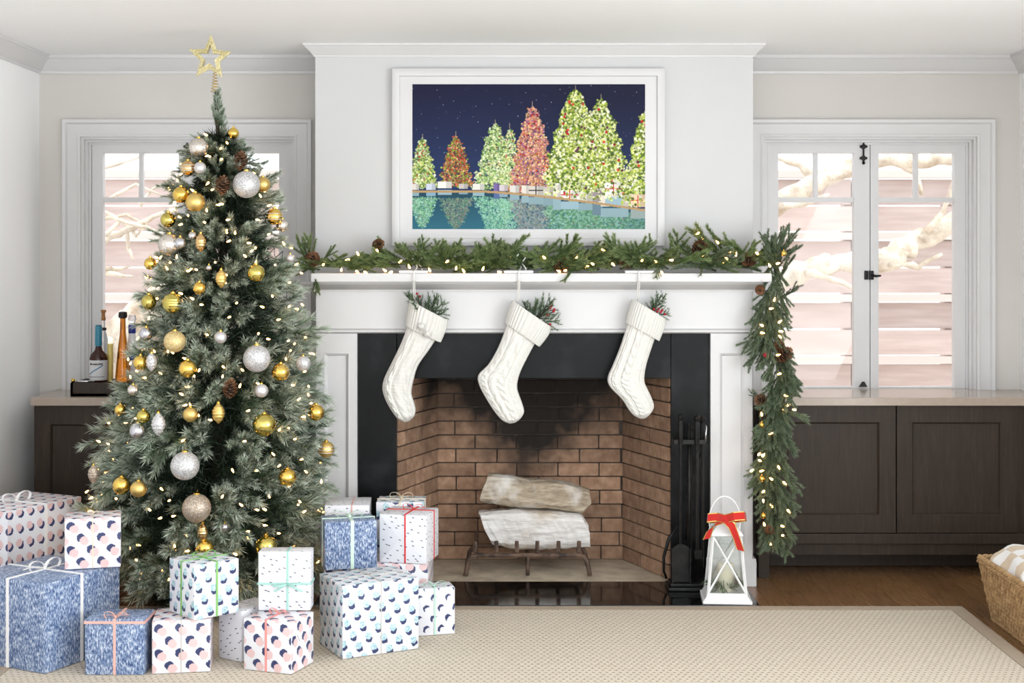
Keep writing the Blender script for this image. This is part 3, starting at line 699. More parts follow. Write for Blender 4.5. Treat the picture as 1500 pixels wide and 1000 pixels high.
# ------------------------------------------------------------------ needle sprigs
def sprig_mesh(name, seed, L, ntw, nl, nw, dens, material, spread=(35, 60), flat=.55, sag=.0, na=(30, 62), stem_r=.0022, twl=.55):
    r = np.random.default_rng(seed)
    V = []; T = []; F = []; nv = 0
    axes = []
    k = 7; t = np.linspace(0, 1, k); bend = r.normal(0, .06, 3)
    main = np.stack([t*L, bend[1]*L*t**2, (bend[2]-sag)*L*t**2], -1); axes.append((main, 1.0, 0.0))
    for i in range(ntw):
        s = .12+.83*(i+.5)/ntw+r.uniform(-.03, .03); p = np.array([np.interp(s, t, main[:, c]) for c in range(3)])
        ang = math.radians(r.uniform(*spread)); roll = (0 if i % 2 == 0 else PI)+r.normal(0, flat)
        d = np.array([math.cos(ang), math.sin(ang)*math.cos(roll), math.sin(ang)*math.sin(roll)])
        ln = L*twl*(1-s)**.8+L*.16; ln *= r.uniform(.8, 1.15)
        tt = np.linspace(0, 1, 4)[:, None]
        axes.append((p+d*ln*tt+np.array([ln*.12, 0, -sag*ln*.4])*tt**2, ln/L, s))
    for (pl, rel, s0) in axes:
        seg = np.diff(pl, axis=0); ln = np.linalg.norm(seg, axis=1).sum(); n = max(int(dens*ln), 6)
        u = r.random(n)**.85; kk = len(pl)-1; fi = np.minimum((u*kk).astype(int), kk-1); fr = u*kk-fi
        pos = pl[fi]+seg[fi]*fr[:, None]; ax = seg[fi]/np.linalg.norm(seg[fi], axis=1)[:, None]
        rv = r.normal(size=(n, 3)); rv -= ax*(rv*ax).sum(1)[:, None]; rv /= np.linalg.norm(rv, axis=1)[:, None]
        a = np.radians(r.uniform(na[0], na[1], n))*(1-.35*u); d = ax*np.cos(a)[:, None]+rv*np.sin(a)[:, None]
        l = nl*r.uniform(.65, 1.1, n); tip = pos+d*l[:, None]
        w = np.cross(d, r.normal(size=(n, 3))); w /= np.linalg.norm(w, axis=1)[:, None]; w *= nw/2
        V.append(np.stack([pos-w, pos+w, tip], 1).reshape(-1, 3))
        ft = np.clip(np.clip(u*1.3-.2, 0, 1)**.8*(.72+.5*s0 if rel < 1 else 1.0)*r.uniform(.5, 1.25, n), 0, 1.1)
        T.append(np.stack([ft*.3, ft*.3, ft], 1).ravel())
        ii = nv+np.arange(n)*3; F.append(np.stack([ii, ii+1, ii+2], 1)); nv += 3*n
        # woody stem
        q = len(pl); rr = np.linspace(stem_r*(1 if rel == 1 else .6), stem_r*.35, q)
        for e in range(3):
            an = 2*PI*e/3; off = np.array([0, math.cos(an), math.sin(an)])
            V.append(pl+off*rr[:, None]); T.append(np.full(q, -1.0))
        for e in range(3):
            for z_ in range(q-1):
                a0 = nv+e*q+z_; b0 = nv+((e+1) % 3)*q+z_; F.append(np.array([[a0, b0, b0+1], [a0, b0+1, a0+1]]))
        nv += 3*q
    V = np.concatenate(V); T = np.concatenate(T); F = np.concatenate(F)
    me = bpy.data.meshes.new(name); me.vertices.add(len(V)); me.vertices.foreach_set('co', V.ravel().astype(np.float32))
    me.loops.add(F.size); me.loops.foreach_set('vertex_index', F.ravel().astype(np.int32)); me.polygons.add(len(F)); me.polygons.foreach_set('loop_start', np.arange(0, F.size, 3))
    me.update(calc_edges=True); at = me.attributes.new('tip', 'FLOAT', 'POINT'); at.data.foreach_set('value', T.astype(np.float32)); me.materials.append(material)
    return me
def aim(pos, d, roll=0.0, sc=1.0, up=(0,0,1)):
    d = Vector(d).normalized(); u = Vector(up); u = u-d*u.dot(d)
    if u.length < 1e-4: u = d.orthogonal()
    u.normalize(); w = u.cross(d)
    M = Matrix((d, w, u)).transposed().to_4x4()
    return Matrix.Translation(pos) @ M @ Matrix.Rotation(roll, 4, 'X') @ Matrix.Scale(sc, 4)

# ------------------------------------------------------------------ Christmas tree
TC = Vector((X(315, -.35), -.35)); TD = CAM_D-.35
KZ = [(118, 4), (150, 6), (176, 10), (190, 22), (210, 40), (235, 60), (270, 76), (320, 85), (400, 112), (450, 118), (500, 127), (560, 145), (650, 162), (705, 180), (760, 170), (820, 152), (870, 128)]
AX = [(118, 316), (180, 320), (300, 327), (500, 326), (600, 320), (650, 314), (720, 303), (800, 318), (870, 325)]   # the trunk line leans a little
ax_z = np.array([Z(p, -.35) for p, _ in AX])[::-1]; ax_x = np.array([X(v, -.35) for _, v in AX])[::-1]
def TX(z): return float(np.interp(z, ax_z, ax_x))
zk = np.array([Z(p, -.35) for p, _ in KZ])[::-1]; rk = np.array([w*TD/F_PX for _, w in KZ])[::-1]
def TR_(z): return float(np.interp(z, zk, rk))
tree = thing('christmas_tree', 'tall frosted artificial Christmas tree left of the fireplace', 'Christmas tree', (TC.x, TC.y, 0))
MB().tube([(TC.x, TC.y, .0), (TX(1.0), TC.y, 1.0), (TX(1.6), TC.y, 1.6), (TC.x+.004, TC.y, 2.17)], [.03, .022, .014, .007], 10).build('trunk', MT['trunk'], tree, True)
mb = MB()
for k in range(4):
    a = PI/4+k*PI/2; mb.tube([(TC.x, TC.y, .10), (TC.x+.12*math.cos(a), TC.y+.12*math.sin(a), .05), (TC.x+.26*math.cos(a), TC.y+.26*math.sin(a), .022)], .010, 6)
mb.build('stand', MT['metalblack'], tree, True)
BR = [sprig_mesh('branch', 40+i, .32, 7, .044, .0036, 1050, MT['needle'], (16, 40), 1.3, .08, (34, 62), .003, .42) for i in range(7)]
LEAD = [sprig_mesh('leader_branch', 70+i, .075, 3, .022, .0034, 1500, MT['needle'], (12, 24), .8, .0, (20, 45)) for i in range(3)]
rr = random.Random(21); NB = 262
for i in range(NB):
    f = (i+.5)/NB
    z = 2.03-(2.03-.10)*f**.74
    a = i*2.399963+rr.uniform(-.55, .55)
    R = TR_(z)*rr.uniform(.82, 1.04); sc = min(1.0, max(.36, R/.36))*rr.uniform(.8, 1.15)
    up = np.interp(z, [0, .5, 1.2, 1.7, 2.05], [-.22, -.08, .12, .4, .9])+rr.uniform(-.35, .35)
    d = Vector((math.cos(a), math.sin(a), up)).normalized()
    L = .32*sc; tip = Vector((TX(z)+math.cos(a)*R, TC.y+math.sin(a)*R, z+rr.uniform(-.03, .03)))
    put('branch', BR[rr.randrange(7)], tree, aim(tip-d*L*.98, d, rr.uniform(-.6, .6), sc))
for i in range(24):
    z = 1.74+.27*(i+.5)/24; a = i*2.399963+.4; R = TR_(z)*rr.uniform(.85, 1.15); sc = max(.40, R/.40)*rr.uniform(.9, 1.1)
    d = Vector((math.cos(a), math.sin(a), rr.uniform(-.05, .55))).normalized()
    put('branch', BR[i % 7], tree, aim(Vector((TX(z)+math.cos(a)*R, TC.y+math.sin(a)*R, z))-d*.30*sc, d, rr.uniform(-.6, .6), sc))
# tip of the tree: a bound leader
for i in range(14):
    z = 2.0+.010*i; a = i*2.4; k_ = .16 if i > 4 else .34
    put('leader_branch', LEAD[i % 3], tree, aim(Vector((TX(z), TC.y, z)), (math.cos(a)*k_, math.sin(a)*k_, 1), 0, 1.0 if i < 8 else .8))
# inner growth that closes the view to the trunk, shade put into its colour
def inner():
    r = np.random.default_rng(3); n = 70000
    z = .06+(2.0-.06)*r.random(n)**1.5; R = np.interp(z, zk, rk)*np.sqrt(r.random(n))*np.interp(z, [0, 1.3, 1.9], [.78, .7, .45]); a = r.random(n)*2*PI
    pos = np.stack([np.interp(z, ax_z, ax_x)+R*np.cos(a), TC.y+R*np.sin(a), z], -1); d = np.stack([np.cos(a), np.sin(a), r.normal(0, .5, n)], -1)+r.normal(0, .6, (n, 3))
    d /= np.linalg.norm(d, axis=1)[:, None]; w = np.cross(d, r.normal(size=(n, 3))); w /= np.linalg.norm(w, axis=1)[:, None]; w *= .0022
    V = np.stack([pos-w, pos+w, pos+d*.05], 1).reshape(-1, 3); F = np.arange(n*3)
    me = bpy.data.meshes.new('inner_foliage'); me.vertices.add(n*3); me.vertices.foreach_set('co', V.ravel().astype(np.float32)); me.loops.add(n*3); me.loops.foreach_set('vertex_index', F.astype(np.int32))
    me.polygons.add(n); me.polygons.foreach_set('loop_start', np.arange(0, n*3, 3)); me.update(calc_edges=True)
    at = me.attributes.new('tip', 'FLOAT', 'POINT'); at.data.foreach_set('value', np.tile([0, 0, .8], n).astype(np.float32)); me.materials.append(MT['needle_shade'])
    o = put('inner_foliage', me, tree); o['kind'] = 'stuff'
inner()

def front(px, py, push=.0):
    """point on the front of the tree seen at a pixel"""
    y = TC.y-.3
    for _ in range(6):
        q = P(px, py, y); R = TR_(q.z)+push; dx = q.x-TX(q.z)
        y = TC.y-math.sqrt(max(R*R-dx*dx, .0004))
    return P(px, py, y)
# pine cone
def cone_mesh(name, h=.07, r=.026):
    mb = MB(); n = 44
    for i in range(n):
        f = i/n; a = i*2.39996; z = -h/2+h*f; rad = r*(math.sin(PI*(.14+.80*f))**.7)
        c = Vector((math.cos(a), math.sin(a), 0)); t = Vector((-math.sin(a), math.cos(a), 0)); zz = Vector((0, 0, 1))
        p = c*rad*.25+zz*(z-.004); q = c*rad*1.12+zz*(z+.008); w = rad*.36+.002
        mb.add([p-t*w*.4, p+t*w*.4, q+t*w, q+c*.003+zz*.002, q-t*w, q-zz*.004], [(0, 1, 2, 3, 4), (0, 5, 1), (1, 5, 2), (2, 5, 3), (3, 5, 4), (4, 5, 0)])
    k0 = len(mb.f); mb.lathe([(.001, -h/2), (r*.5, -h*.3), (r*.45, h*.2), (.001, h/2)], 8)
    me = mb.mesh(name, MT['cone'], False, False); me.materials.append(MT['conecore'])
    for i, p in enumerate(me.polygons):
        if i >= k0: p.material_index = 1
    return me
CONE = cone_mesh('pinecone')
# string of warm lights
BULB = MB().lathe([(.0004, -.004), (.0036, -.002), (.0042, .003), (.0032, .009), (.0008, .015)], 8).mesh('bulb', MT['bulb'], True)
SOCK = MB().lathe([(.0028, -.016), (.0034, -.004), (.0030, -.001)], 6).mesh('socket', MT['dkcord'], True)
sl_ = thing('string_lights', 'warm white fairy lights wound through the Christmas tree', 'string lights', (TC.x, TC.y, .1))
pts = []; 
for i in range(420):
    f = i/419; z = .16+(1.95-.16)*f**1.15; a = f*13*2*PI; R = TR_(z)*(.80+.06*math.sin(i*1.7)); pts.append((TX(z)+R*math.cos(a), TC.y+R*math.sin(a), z+.02*math.sin(i*2.3)))
MB().tube(pts, .0016, 4).build('cord', MT['dkcord'], sl_)
rb = random.Random(77); nb = 0
while nb < 295:
    z = .16+1.86*rb.random()**1.45; a = -PI/2+rb.uniform(-1.9, 1.9); R = TR_(z)*rb.uniform(.80, 1.03)
    p = Vector((TX(z)+R*math.cos(a), TC.y+R*math.sin(a), z)); M = aim(p, (rb.uniform(-1, 1), rb.uniform(-1, 1), rb.uniform(-.4, 1)), 0) @ Matrix.Rotation(PI/2, 4, 'Y')
    b = put('bulb', BULB, sl_, M); nb += 1
# ornaments
ORN = [ # px, py, radius px, kind, finish, label
(291,216,14,'ball','o_merc','ribbed mercury glass ball near the tree top, left side'),(275,246,11,'band','o_rose','champagne ball with pale bands, left near the tree top'),(293,246,9,'ball','o_pearl','small pearl ball beside the banded champagne ball near the tree top'),
(361,270,20,'ball','o_sglit','large silver glitter ball highest on the tree'),(385,270,11,'ball','o_gsatin','satin gold ball right beside the highest silver glitter ball'),(265,285,12,'ball','o_gold','shiny gold ball left of a satin gold ball, upper tree'),
(286,296,14,'ball','o_gsatin','satin gold ball right of a shiny gold ball, upper tree'),(246,322,11,'ball','o_ggreen','green-gold ball at the left edge of the upper tree'),(402,317,12,'band','o_gold','banded gold ball at the right edge of the upper tree'),
(414,330,9,'ball','o_merc','small mercury ball under the banded gold ball at the right edge'),(248,358,16,'ball','o_merc','big clear mercury ball at left, above mid tree'),(264,356,9,'ball','o_silver','silver ball touching the big clear mercury ball at left'),
(282,345,6,'ball','o_silver','tiny silver ball just left of the upper gold finial'),(294,355,8,'drop','o_rose','ridged gold finial, the higher of the two above mid tree'),(220,386,9,'ball','o_gold','gold ball at far left edge above the mid tree'),
(375,400,13,'ball','o_ggreen','green-gold ball with cap on right, level with the mantel shelf'),(324,408,8,'drop','o_gsatin','pale gold finial in tree centre, level with the mantel shelf'),(292,422,9,'ball','o_gold','small gold ball below left of the pale gold finial'),
(306,392,4,'ball','o_silver','tiny silver bead ball above the pale gold finial'),(425,378,6,'ball','o_pearl','tiny pearl ball at right edge by the garland end'),(342,195,8,'ball','o_gold','topmost gold ball on the tree, right of the leader'),
(218,442,11,'ball','o_ggreen','green-gold ball at left edge beside a ribbed gold ball'),(253,444,15,'ribbed','o_ggreen','large ribbed gold ball left of centre'),(256,500,16,'ball','o_gglit','large gold glitter ball in left half of tree'),
(214,489,10,'ball','o_silver','silver ball at left edge beside the tall amber bottle'),(206,531,11,'ball','o_gold','gold ball touching a pale finial at the left edge'),(222,530,8,'drop','o_sglit','pale glitter finial beside a gold ball at left edge'),
(275,540,13,'ball','o_gold','shiny gold ball below the large gold glitter ball'),(323,494,9,'ball','o_pearl','small pearl ball in the centre of the tree'),(376,525,20,'ball','o_sglit','large silver glitter ball in the middle right of the tree'),
(411,545,13,'ball','o_gold','gold ball right below the middle silver glitter ball'),(383,572,10,'ball','o_pearl','pearl ball below the middle silver glitter ball'),(195,571,8,'ball','o_merc','small clear ball at left edge above the cabinet top'),
(176,600,8,'ball','o_gold','small gold ball at the left edge in front of the cabinet'),(210,610,10,'ball','o_ggreen','green-gold ball just above the silver ball at lower left'),(202,631,12,'ball','o_silver','silver ball at lower left under a green-gold ball'),
(232,621,10,'drop','o_sglit','short silver glitter drop right of the silver ball at lower left'),(279,607,11,'ball','o_gsatin','half hidden satin gold ball left of the lower gold finial'),(320,605,9,'drop','o_gsatin','gold finial in the centre of the lower tree'),
(387,622,17,'ball','o_ggreen','largest green-gold ball, right half of the lower tree'),(463,604,12,'ball','o_gold','gold ball at the right edge beside the mantel leg'),(478,658,12,'band','o_gsatin','banded gold ball lowest on the right edge of the tree'),
(271,682,21,'ball','o_sglit','large silver glitter ball low on the tree'),(421,699,13,'ball','o_gold','gold ball low on the right half of the tree'),(137,694,8,'drop','o_bronze','ridged pewter finial at the far lower left edge'),
(178,711,13,'ball','o_gold','gold ball at lower left, left one of a close pair'),(203,716,12,'ball','o_gsatin','satin gold ball at lower left, right one of a close pair'),(288,744,21,'ball','o_bronze','large bronze glitter ball above a hanging gold finial'),
(297,780,8,'drop','o_rose','champagne finial hanging under the bronze glitter ball'),(300,803,13,'ball','o_gold','gold ball just behind the teal dotted gift with green ribbon'),(390,800,16,'ball','o_ggreen','gold ball just above the standing gift with mint cross ribbon'),
(444,532,11,'ball','o_sglit','silver glitter ball at the right edge of the middle tree'),(329,772,6,'ball','o_silver','tiny silver ball right of the champagne finial')]
def ornament(px, py, rp, kind, fin, label):
    c = front(px, py, .035); r = rp*(CAM_D+c.y)/F_PX
    root = thing('bauble' if kind != 'drop' else 'finial_ornament', label, 'ornament', c, group='ornaments on the tree')
    z0 = c.z
    if kind in ('ball', 'band', 'ribbed'):
        if kind == 'ribbed':
            prof = [(r*math.sin(PI*i/28)*(1+.05*math.sin(i*2.2)), -r*math.cos(PI*i/28)) for i in range(29)]
            MB().lathe(prof, 24, c).build('body', MT[fin], root, True)
        elif fin == 'o_merc':
            prof = [(r*math.sin(PI*i/16), -r*math.cos(PI*i/16)) for i in range(17)]
            MB().lathe(prof, 36, c, 'z', 12, .05).build('body', MT[fin], root, True)
        else: MB().ball(c, r, 24, 14).build('body', MT[fin], root, True)
        if kind == 'band':
            mb = MB()
            for h in (-.35, 0, .35):
                rad = r*math.sqrt(1-h*h)+.0006; mb.tube([(c.x+rad*math.cos(2*PI*k/24), c.y+rad*math.sin(2*PI*k/24), c.z+h*r) for k in range(24)], .0016, 5, closed=True)
            mb.build('band', MT['o_pearl'], root, True)
        ztop = c.z+r
    else:
        h = r*1.75; prof = []
        for i in range(21):
            f = i/20; prof.append((r*(math.sin(PI*min(f*1.0, 1))**.75)*(1+.08*math.sin(f*42)), -h+2*h*f))
        MB().lathe(prof, 20, c).build('body', MT[fin], root, True); ztop = c.z+h*.97
    MB().lathe([(r*.20+.001, -.002), (r*.20+.001, .005), (r*.08, .007)], 10, (c.x, c.y, ztop-.001)).build('cap', MT['gold'], root, 'auto')
    MB().tube([(c.x, c.y, ztop+.004), (c.x+.003, c.y+.004, ztop+.012), (c.x, c.y+.012, ztop+.016)], .0007, 5).build('hook', MT['gold'], root)
for o_ in ORN: ornament(*o_)
for px_, py_2, lab in ((326, 272, 'dark pinecone in the upper tree between gold and silver balls'), (352, 236, 'brown pinecone near the tree top, right side'), (337, 570, 'brown pinecone deep in the middle of the tree')):
    c = front(px_, py_2, .01); tag(put('pinecone', CONE, None, aim(c, (.2, -.3, 1), 0, 1.0) @ Matrix.Rotation(PI/2, 4, 'Y')), lab, 'pinecone')
# star topper
stc = P(308, 85, -.35); star = thing('star_topper', 'gold glitter wire star on the tree top', 'tree topper', (stc.x, stc.y, Z(138, -.35)))
def starpts(R, ri):
    return [(stc.x+(R if i % 2 == 0 else ri)*math.sin(i*PI/5+.05)*.94, stc.z+(R if i % 2 == 0 else ri)*math.cos(i*PI/5+.05)) for i in range(10)]
def star_ring():
    o = starpts(.100, .046); i_ = starpts(.058, .024); v = []; f = []
    for lst, y in ((o, -.004), (i_, -.011), (o, .004), (i_, .011)):
        v += [(x, stc.y+y*1.4, z) for x, z in lst]
    for k in range(10):
        n = (k+1) % 10; f += [(k, n, 10+n, 10+k), (20+k, 30+k, 30+n, 20+n), (k, 20+k, 20+n, n), (10+k, 10+n, 30+n, 30+k)]
    return MB().add(v, f)
MT['starglit'] = orn('pale_gold_glitter', S(206,190,130), .5, .5, .9, S(250,244,206))
star_ring().build('star', MT['starglit'], star)
r5 = random.Random(4); mb = MB()
oo = starpts(.096, .043); ii = starpts(.062, .027)
for k in range(10):
    for s in range(9):
        f = s/9; a = Vector((oo[k][0], 0, oo[k][1])).lerp(Vector((oo[(k+1)%10][0], 0, oo[(k+1)%10][1])), f); b = Vector((ii[k][0], 0, ii[k][1])).lerp(Vector((ii[(k+1)%10][0], 0, ii[(k+1)%10][1])), f)
        c = a.lerp(b, r5.random()); mb.ball((c.x, stc.y-.012+r5.uniform(-.003, .003), c.z), r5.uniform(.003, .006), 6, 4)
mb.build('glitter_beads', MT['starglit'], star)
sp_ = []
for i in range(90):
    f = i/89; a = f*8*2*PI; R = .018-.013*f; sp_.append((TC.x+R*math.cos(a), TC.y+R*math.sin(a), Z(136, -.35)+f*.10))
MB().tube(sp_, .0016, 5).build('coil', MT['gold'], star, True)
# ------------------------------------------------------------------ gifts
def wrap_uv(me):
    uv = me.uv_layers.new(name='wrap')
    for p in me.polygons:
        n = p.normal; ax = max(range(3), key=lambda i: abs(n[i]))
        for li in p.loop_indices:
            c = me.vertices[me.loops[li].vertex_index].co
            uv.data[li].uv = {0: (c.y+.31, c.z), 1: (c.x, c.z), 2: (c.x+.017, c.y+.53)}[ax]
def dots_mat(name, base, top, under, cu, cv, r, off, stag=True, rot=0.0, ell=1.0, mott=None):
    t = NT(name); v = t.co('UV', (1,1,1), (0,0,rot)); sx = t.node('ShaderNodeSeparateXYZ'); t.lk(v, sx.inputs[0]); x, y, _ = sx.outputs
    b = t.math('DIVIDE', y, cv); row = t.math('FLOOR', b); a = t.math('DIVIDE', x, cu)
    if stag: a = t.math('ADD', a, t.math('MULTIPLY', row, .5))
    fu = t.math('MULTIPLY', t.math('SUBTRACT', t.math('FRACT', a), .5), cu); fv = t.math('MULTIPLY', t.math('SUBTRACT', t.math('FRACT', b), .5), cv)
    wob = t.math('MULTIPLY_ADD', t.noise(t.co('UV'), 90, 2), .012, -.006)
    def disc(ox, oy, rad):
        d = t.math('SQRT', t.math('ADD', t.math('POWER', t.math('ABSOLUTE', t.math('SUBTRACT', fu, ox)), 2.0), t.math('POWER', t.math('ABSOLUTE', t.math('MULTIPLY', t.math('SUBTRACT', fv, oy), ell)), 2.0)))
        return t.math('MULTIPLY_ADD', t.math('SUBTRACT', rad, t.math('ADD', d, wob)), 900.0, .5, clamp=True)
    c = base
    c = t.mix(disc(off[0], off[1], r), c, under)
    tp = top
    if mott is not None: tp = t.mix(t.ramp(t.noise(t.co('UV'), 130, 3), [(.4, (0,0,0,1)), (.62, (1,1,1,1))]), top, mott)
    c = t.mix(disc(-off[0], -off[1], r), c, tp)
    t.set(base=c, rough=.38, spec=.4); t.bump(t.noise(t.co('Object'), 14, 2), .10, .01); return t.m
def speck_mat():
    t = NT('white_paper_with_ink_dashes'); v = t.co('UV'); vo = t.node('ShaderNodeTexVoronoi'); t.lk(t.co('UV', (1, 1.0, 1)), vo.inputs['Vector']); vo.inputs['Scale'].default_value = 34; vo.voronoi_dimensions = '2D'; vo.inputs['Randomness'].default_value = .85
    sub_ = t.node('ShaderNodeVectorMath', operation='SUBTRACT'); mp = t.node('ShaderNodeVectorMath', operation='SCALE'); t.lk(v, mp.inputs[0]); mp.inputs['Scale'].default_value = 34
    sc2 = t.node('ShaderNodeVectorMath', operation='SCALE'); t.lk(vo.outputs['Position'], sc2.inputs[0]); sc2.inputs['Scale'].default_value = 34
    t.lk(mp.outputs[0], sub_.inputs[0]); t.lk(sc2.outputs[0], sub_.inputs[1])
    sx = t.node('ShaderNodeSeparateXYZ'); t.lk(sub_.outputs[0], sx.inputs[0]); a, b, _ = sx.outputs
    d = t.math('SQRT', t.math('ADD', t.math('POWER', t.math('ABSOLUTE', t.math('MULTIPLY', a, 1.0)), 2.0), t.math('POWER', t.math('ABSOLUTE', t.math('MULTIPLY', t.math('ADD', b, t.math('MULTIPLY', a, .3)), 2.6)), 2.0)))
    m = t.math('MULTIPLY_ADD', t.math('SUBTRACT', .17, d), 18.0, .5, clamp=True)
    t.set(base=t.mix(m, S(228,228,233), S(66,70,92)), rough=.38, spec=.4); t.bump(t.noise(t.co('Object'), 14, 2), .10, .01); return t.m
def marble_mat():
    t = NT('blue_brushed_paper'); n = t.noise(t.co('UV', (1.0, .36, 1)), 190, 3, .6); n2 = t.noise(t.co('UV'), 26, 2)
    v = t.math('MULTIPLY_ADD', n2, .25, t.math('MULTIPLY', n, .85))
    c = t.ramp(v, [(.36, S(38,54,92)), (.48, S(78,100,142)), (.57, S(130,150,182)), (.68, S(206,212,222))])
    t.set(base=c, rough=.36, spec=.4); t.bump(t.noise(t.co('Object'), 14, 2), .10, .01); return t.m
PINK, NAVY, TEAL, WHITE = S(222,190,190), S(54,62,102), S(146,184,198), S(226,226,231)
W_A = dots_mat('pink_navy_dot_paper', WHITE, PINK, NAVY, .056, .062, .0165, (.0048, -.0048), False)
W_B = dots_mat('pink_navy_staggered_paper', WHITE, PINK, NAVY, .072, .044, .0160, (-.0058, .0058), True)
W_C = dots_mat('teal_navy_dot_paper', WHITE, TEAL, NAVY, .062, .038, .0130, (.0030, -.0056), True, .2, 1.0, S(206,226,230))
W_D = dots_mat('navy_crescent_paper', WHITE, WHITE, NAVY, .058, .040, .0140, (-.0042, .0042), True)
W_S, W_M = speck_mat(), marble_mat()
RB = {k: mat('ribbon_'+k, c, .5, c2=c, ns=4, bump=(300, .1, .001)) for k, c in dict(white=S(240,238,236), pink=S(226,176,164), mint=S(186,222,204), pale_mint=S(208,230,214), green=S(132,184,110), red=S(214,40,40), grey=S(196,190,184), rose=S(226,150,144), teal=S(160,206,196), cream=S(226,212,186)).items()}
def bow_mb(c, right, out, up, s, w, tails=True, th=.0012, seed=0):
    r = random.Random(seed); c = Vector(c); R = Vector(right); O = Vector(out); U = Vector(up); mb = MB()
    for sg in (-1, 1):
        pts = []
        for i in range(13):
            a = i/12*2*PI; q = (1-math.cos(a))/2
            pts.append(c+R*sg*s*q+O*(s*.34*math.sin(a)*-1+s*.20*q+.002)+U*(s*.10*q*sg))
        mb.strip(pts, U+R*.12*sg, w, th)
        if tails:
            ln = s*r.uniform(.9, 1.2)
            pts = [c+R*sg*ln*f+O*(.003+s*.10*math.sin(f*PI))-U*(s*.55*f) for f in (0, .25, .5, .75, 1)]
            mb.strip(pts, U+R*.25*sg, w, th)
    return mb
def knot_mb(c, R, O, U, k): 
    mb = MB(); c = Vector(c); mb.ball(c+Vector(O)*.003, k, 10, 6); return mb
def gift(label, cx, cy, z0, w, d, h, rot, paper, rib=None, bands=(), rw=.012, bow=None, bow_s=.035, flaps=(), group='wrapped gifts around the tree'):
    root = thing('gift_box', label, 'gift', (cx, cy, z0), math.radians(rot), group)
    mb = MB().box(-w/2, w/2, -d/2, d/2, 0, h, .004); me = mb.mesh('wrapped_box', paper, 'auto'); wrap_uv(me); put('wrapped_box', me, root, None, False)
    e = .0011
    for fside in flaps:                                   # folded paper ends
        if fside == 'f': A = lambda u, v: (u*w/2, -d/2, h/2+v*h/2); nrm = Vector((0, -1, 0))
        elif fside == 'l': A = lambda u, v: (-w/2, -u*d/2, h/2+v*h/2); nrm = Vector((-1, 0, 0))
        else: A = lambda u, v: (w/2, u*d/2, h/2+v*h/2); nrm = Vector((1, 0, 0))
        for poly in ([(-.97, -.97), (.97, -.97), (.06, .05), (-.06, .05)], [(-.97, .97), (.97, .97), (.10, -.08), (-.10, -.08)]):
            t_ = .0007 if poly[0][1] < 0 else .0014
            P0 = [Vector(A(*q)) for q in poly]; m2 = MB(); n = 4
            m2.add([p for p in P0]+[p+nrm*t_ for p in P0], [(3,2,1,0), (4,5,6,7)]+[(i, (i+1)%4, (i+1)%4+4, i+4) for i in range(4)])
            me = m2.mesh('paper_flap', paper); wrap_uv(me); put('paper_flap', me, root, None, False)
    for (ax, o) in bands:
        mb = MB(); g = .0015; ww = rw/2; x0, x1, y0, y1, zt = -w/2, w/2, -d/2, d/2, h
        if ax == 'x': mb.box(o-ww, o+ww, y0-e-g, y0-g+e, .001, zt+e+g).box(o-ww, o+ww, y1, y1+e+g, .001, zt+e+g).box(o-ww, o+ww, y0-g, y1+g, zt, zt+e+g)
        if ax == 'y': mb.box(x0-e-g, x0-g+e, o-ww, o+ww, .001, zt+e+g).box(x1+g-e, x1+e+g, o-ww, o+ww, .001, zt+e+g).box(x0-g, x1+g, o-ww, o+ww, zt, zt+e+g*.9)
        if ax == 'z':
            g += .0009; mb.box(x0-g, x1+g, y0-e-g, y0-g+e, o-ww, o+ww).box(x0-g, x1+g, y1, y1+e+g, o-ww, o+ww).box(x0-e-g, x0+.0, y0, y1, o-ww, o+ww).box(x1, x1+e+g, y0, y1, o-ww, o+ww)
        mb.build('ribbon', RB[rib], root, False, False)
    if bow:
        if bow == 'top': c, R, O, U = (bands[0][1] if bands[0][0] == 'x' else 0, bands[-1][1] if bands[-1][0] == 'y' else 0, h+.003), (1,0,0), (0,0,1), (0,-1,0)
        elif bow == 'edge': c, R, O, U = (bands[0][1], -d/2+.012, h+.003), (1,0,0), (0,0,1), (0,-1,0)
        else: c, R, O, U = (bands[0][1], -d/2-.003, bands[1][1]), (1,0,0), (0,-1,0), (0,0,1)
        b = bow_mb(c, R, O, U, bow_s, rw*.9, True, .001, int(abs(cx)*1000)).build('bow', RB[rib], root, 'auto', False)
        knot_mb(c, R, O, U, rw*.5).build('knot', RB[rib], b, True, False)
    return root
ZR = .0112
gift('big gift in pink and navy dot paper at the left edge, behind the others', -2.040, -.555, .0005, .41, .32, .478, 64-90+90, W_A, 'white', [('x', 0)], .014, 'top', .07)
gift('big blue brushed-paper gift with white ribbon at the lower left', -1.723, -1.141, ZR, .378, .36, .318, 63, W_M, 'white', [('x', -.01), ('y', .0)], .013, 'top', .07, ['l'] if False else [])
gift('pink and navy dot gift sitting on top of the big blue gift', -1.570, -1.077, ZR+.320, .20, .15, .186, 15, W_B, 'cream', [('x', .0)], .004, 'top', .02, ['f'])
gift('small blue brushed-paper gift with pink twine bow, front row', -1.400, -1.325, ZR, .209, .15, .196, 0, W_M, 'pink', [('x', .0), ('z', .185)], .009, 'edge', .042)
gift('pink and navy dot gift with thin grey string, under the teal dotted gift', -1.185, -1.285, ZR, .203, .185, .187, 9, W_B, 'grey', [('x', .0)], .0035, 'edge', .022)
gift('teal and navy dotted gift with green ribbon stacked in the front row', -1.1136, -1.266, ZR+.189, .182, .178, .195, 42, W_C, 'green', [('x', .0), ('y', .0)], .008, 'top', .045)
gift('white ink-dashed gift standing behind, between two dotted front gifts', -.978, -1.135, ZR, .19, .115, .185, 57, W_S, 'grey', [('x', .0)], .003, None)
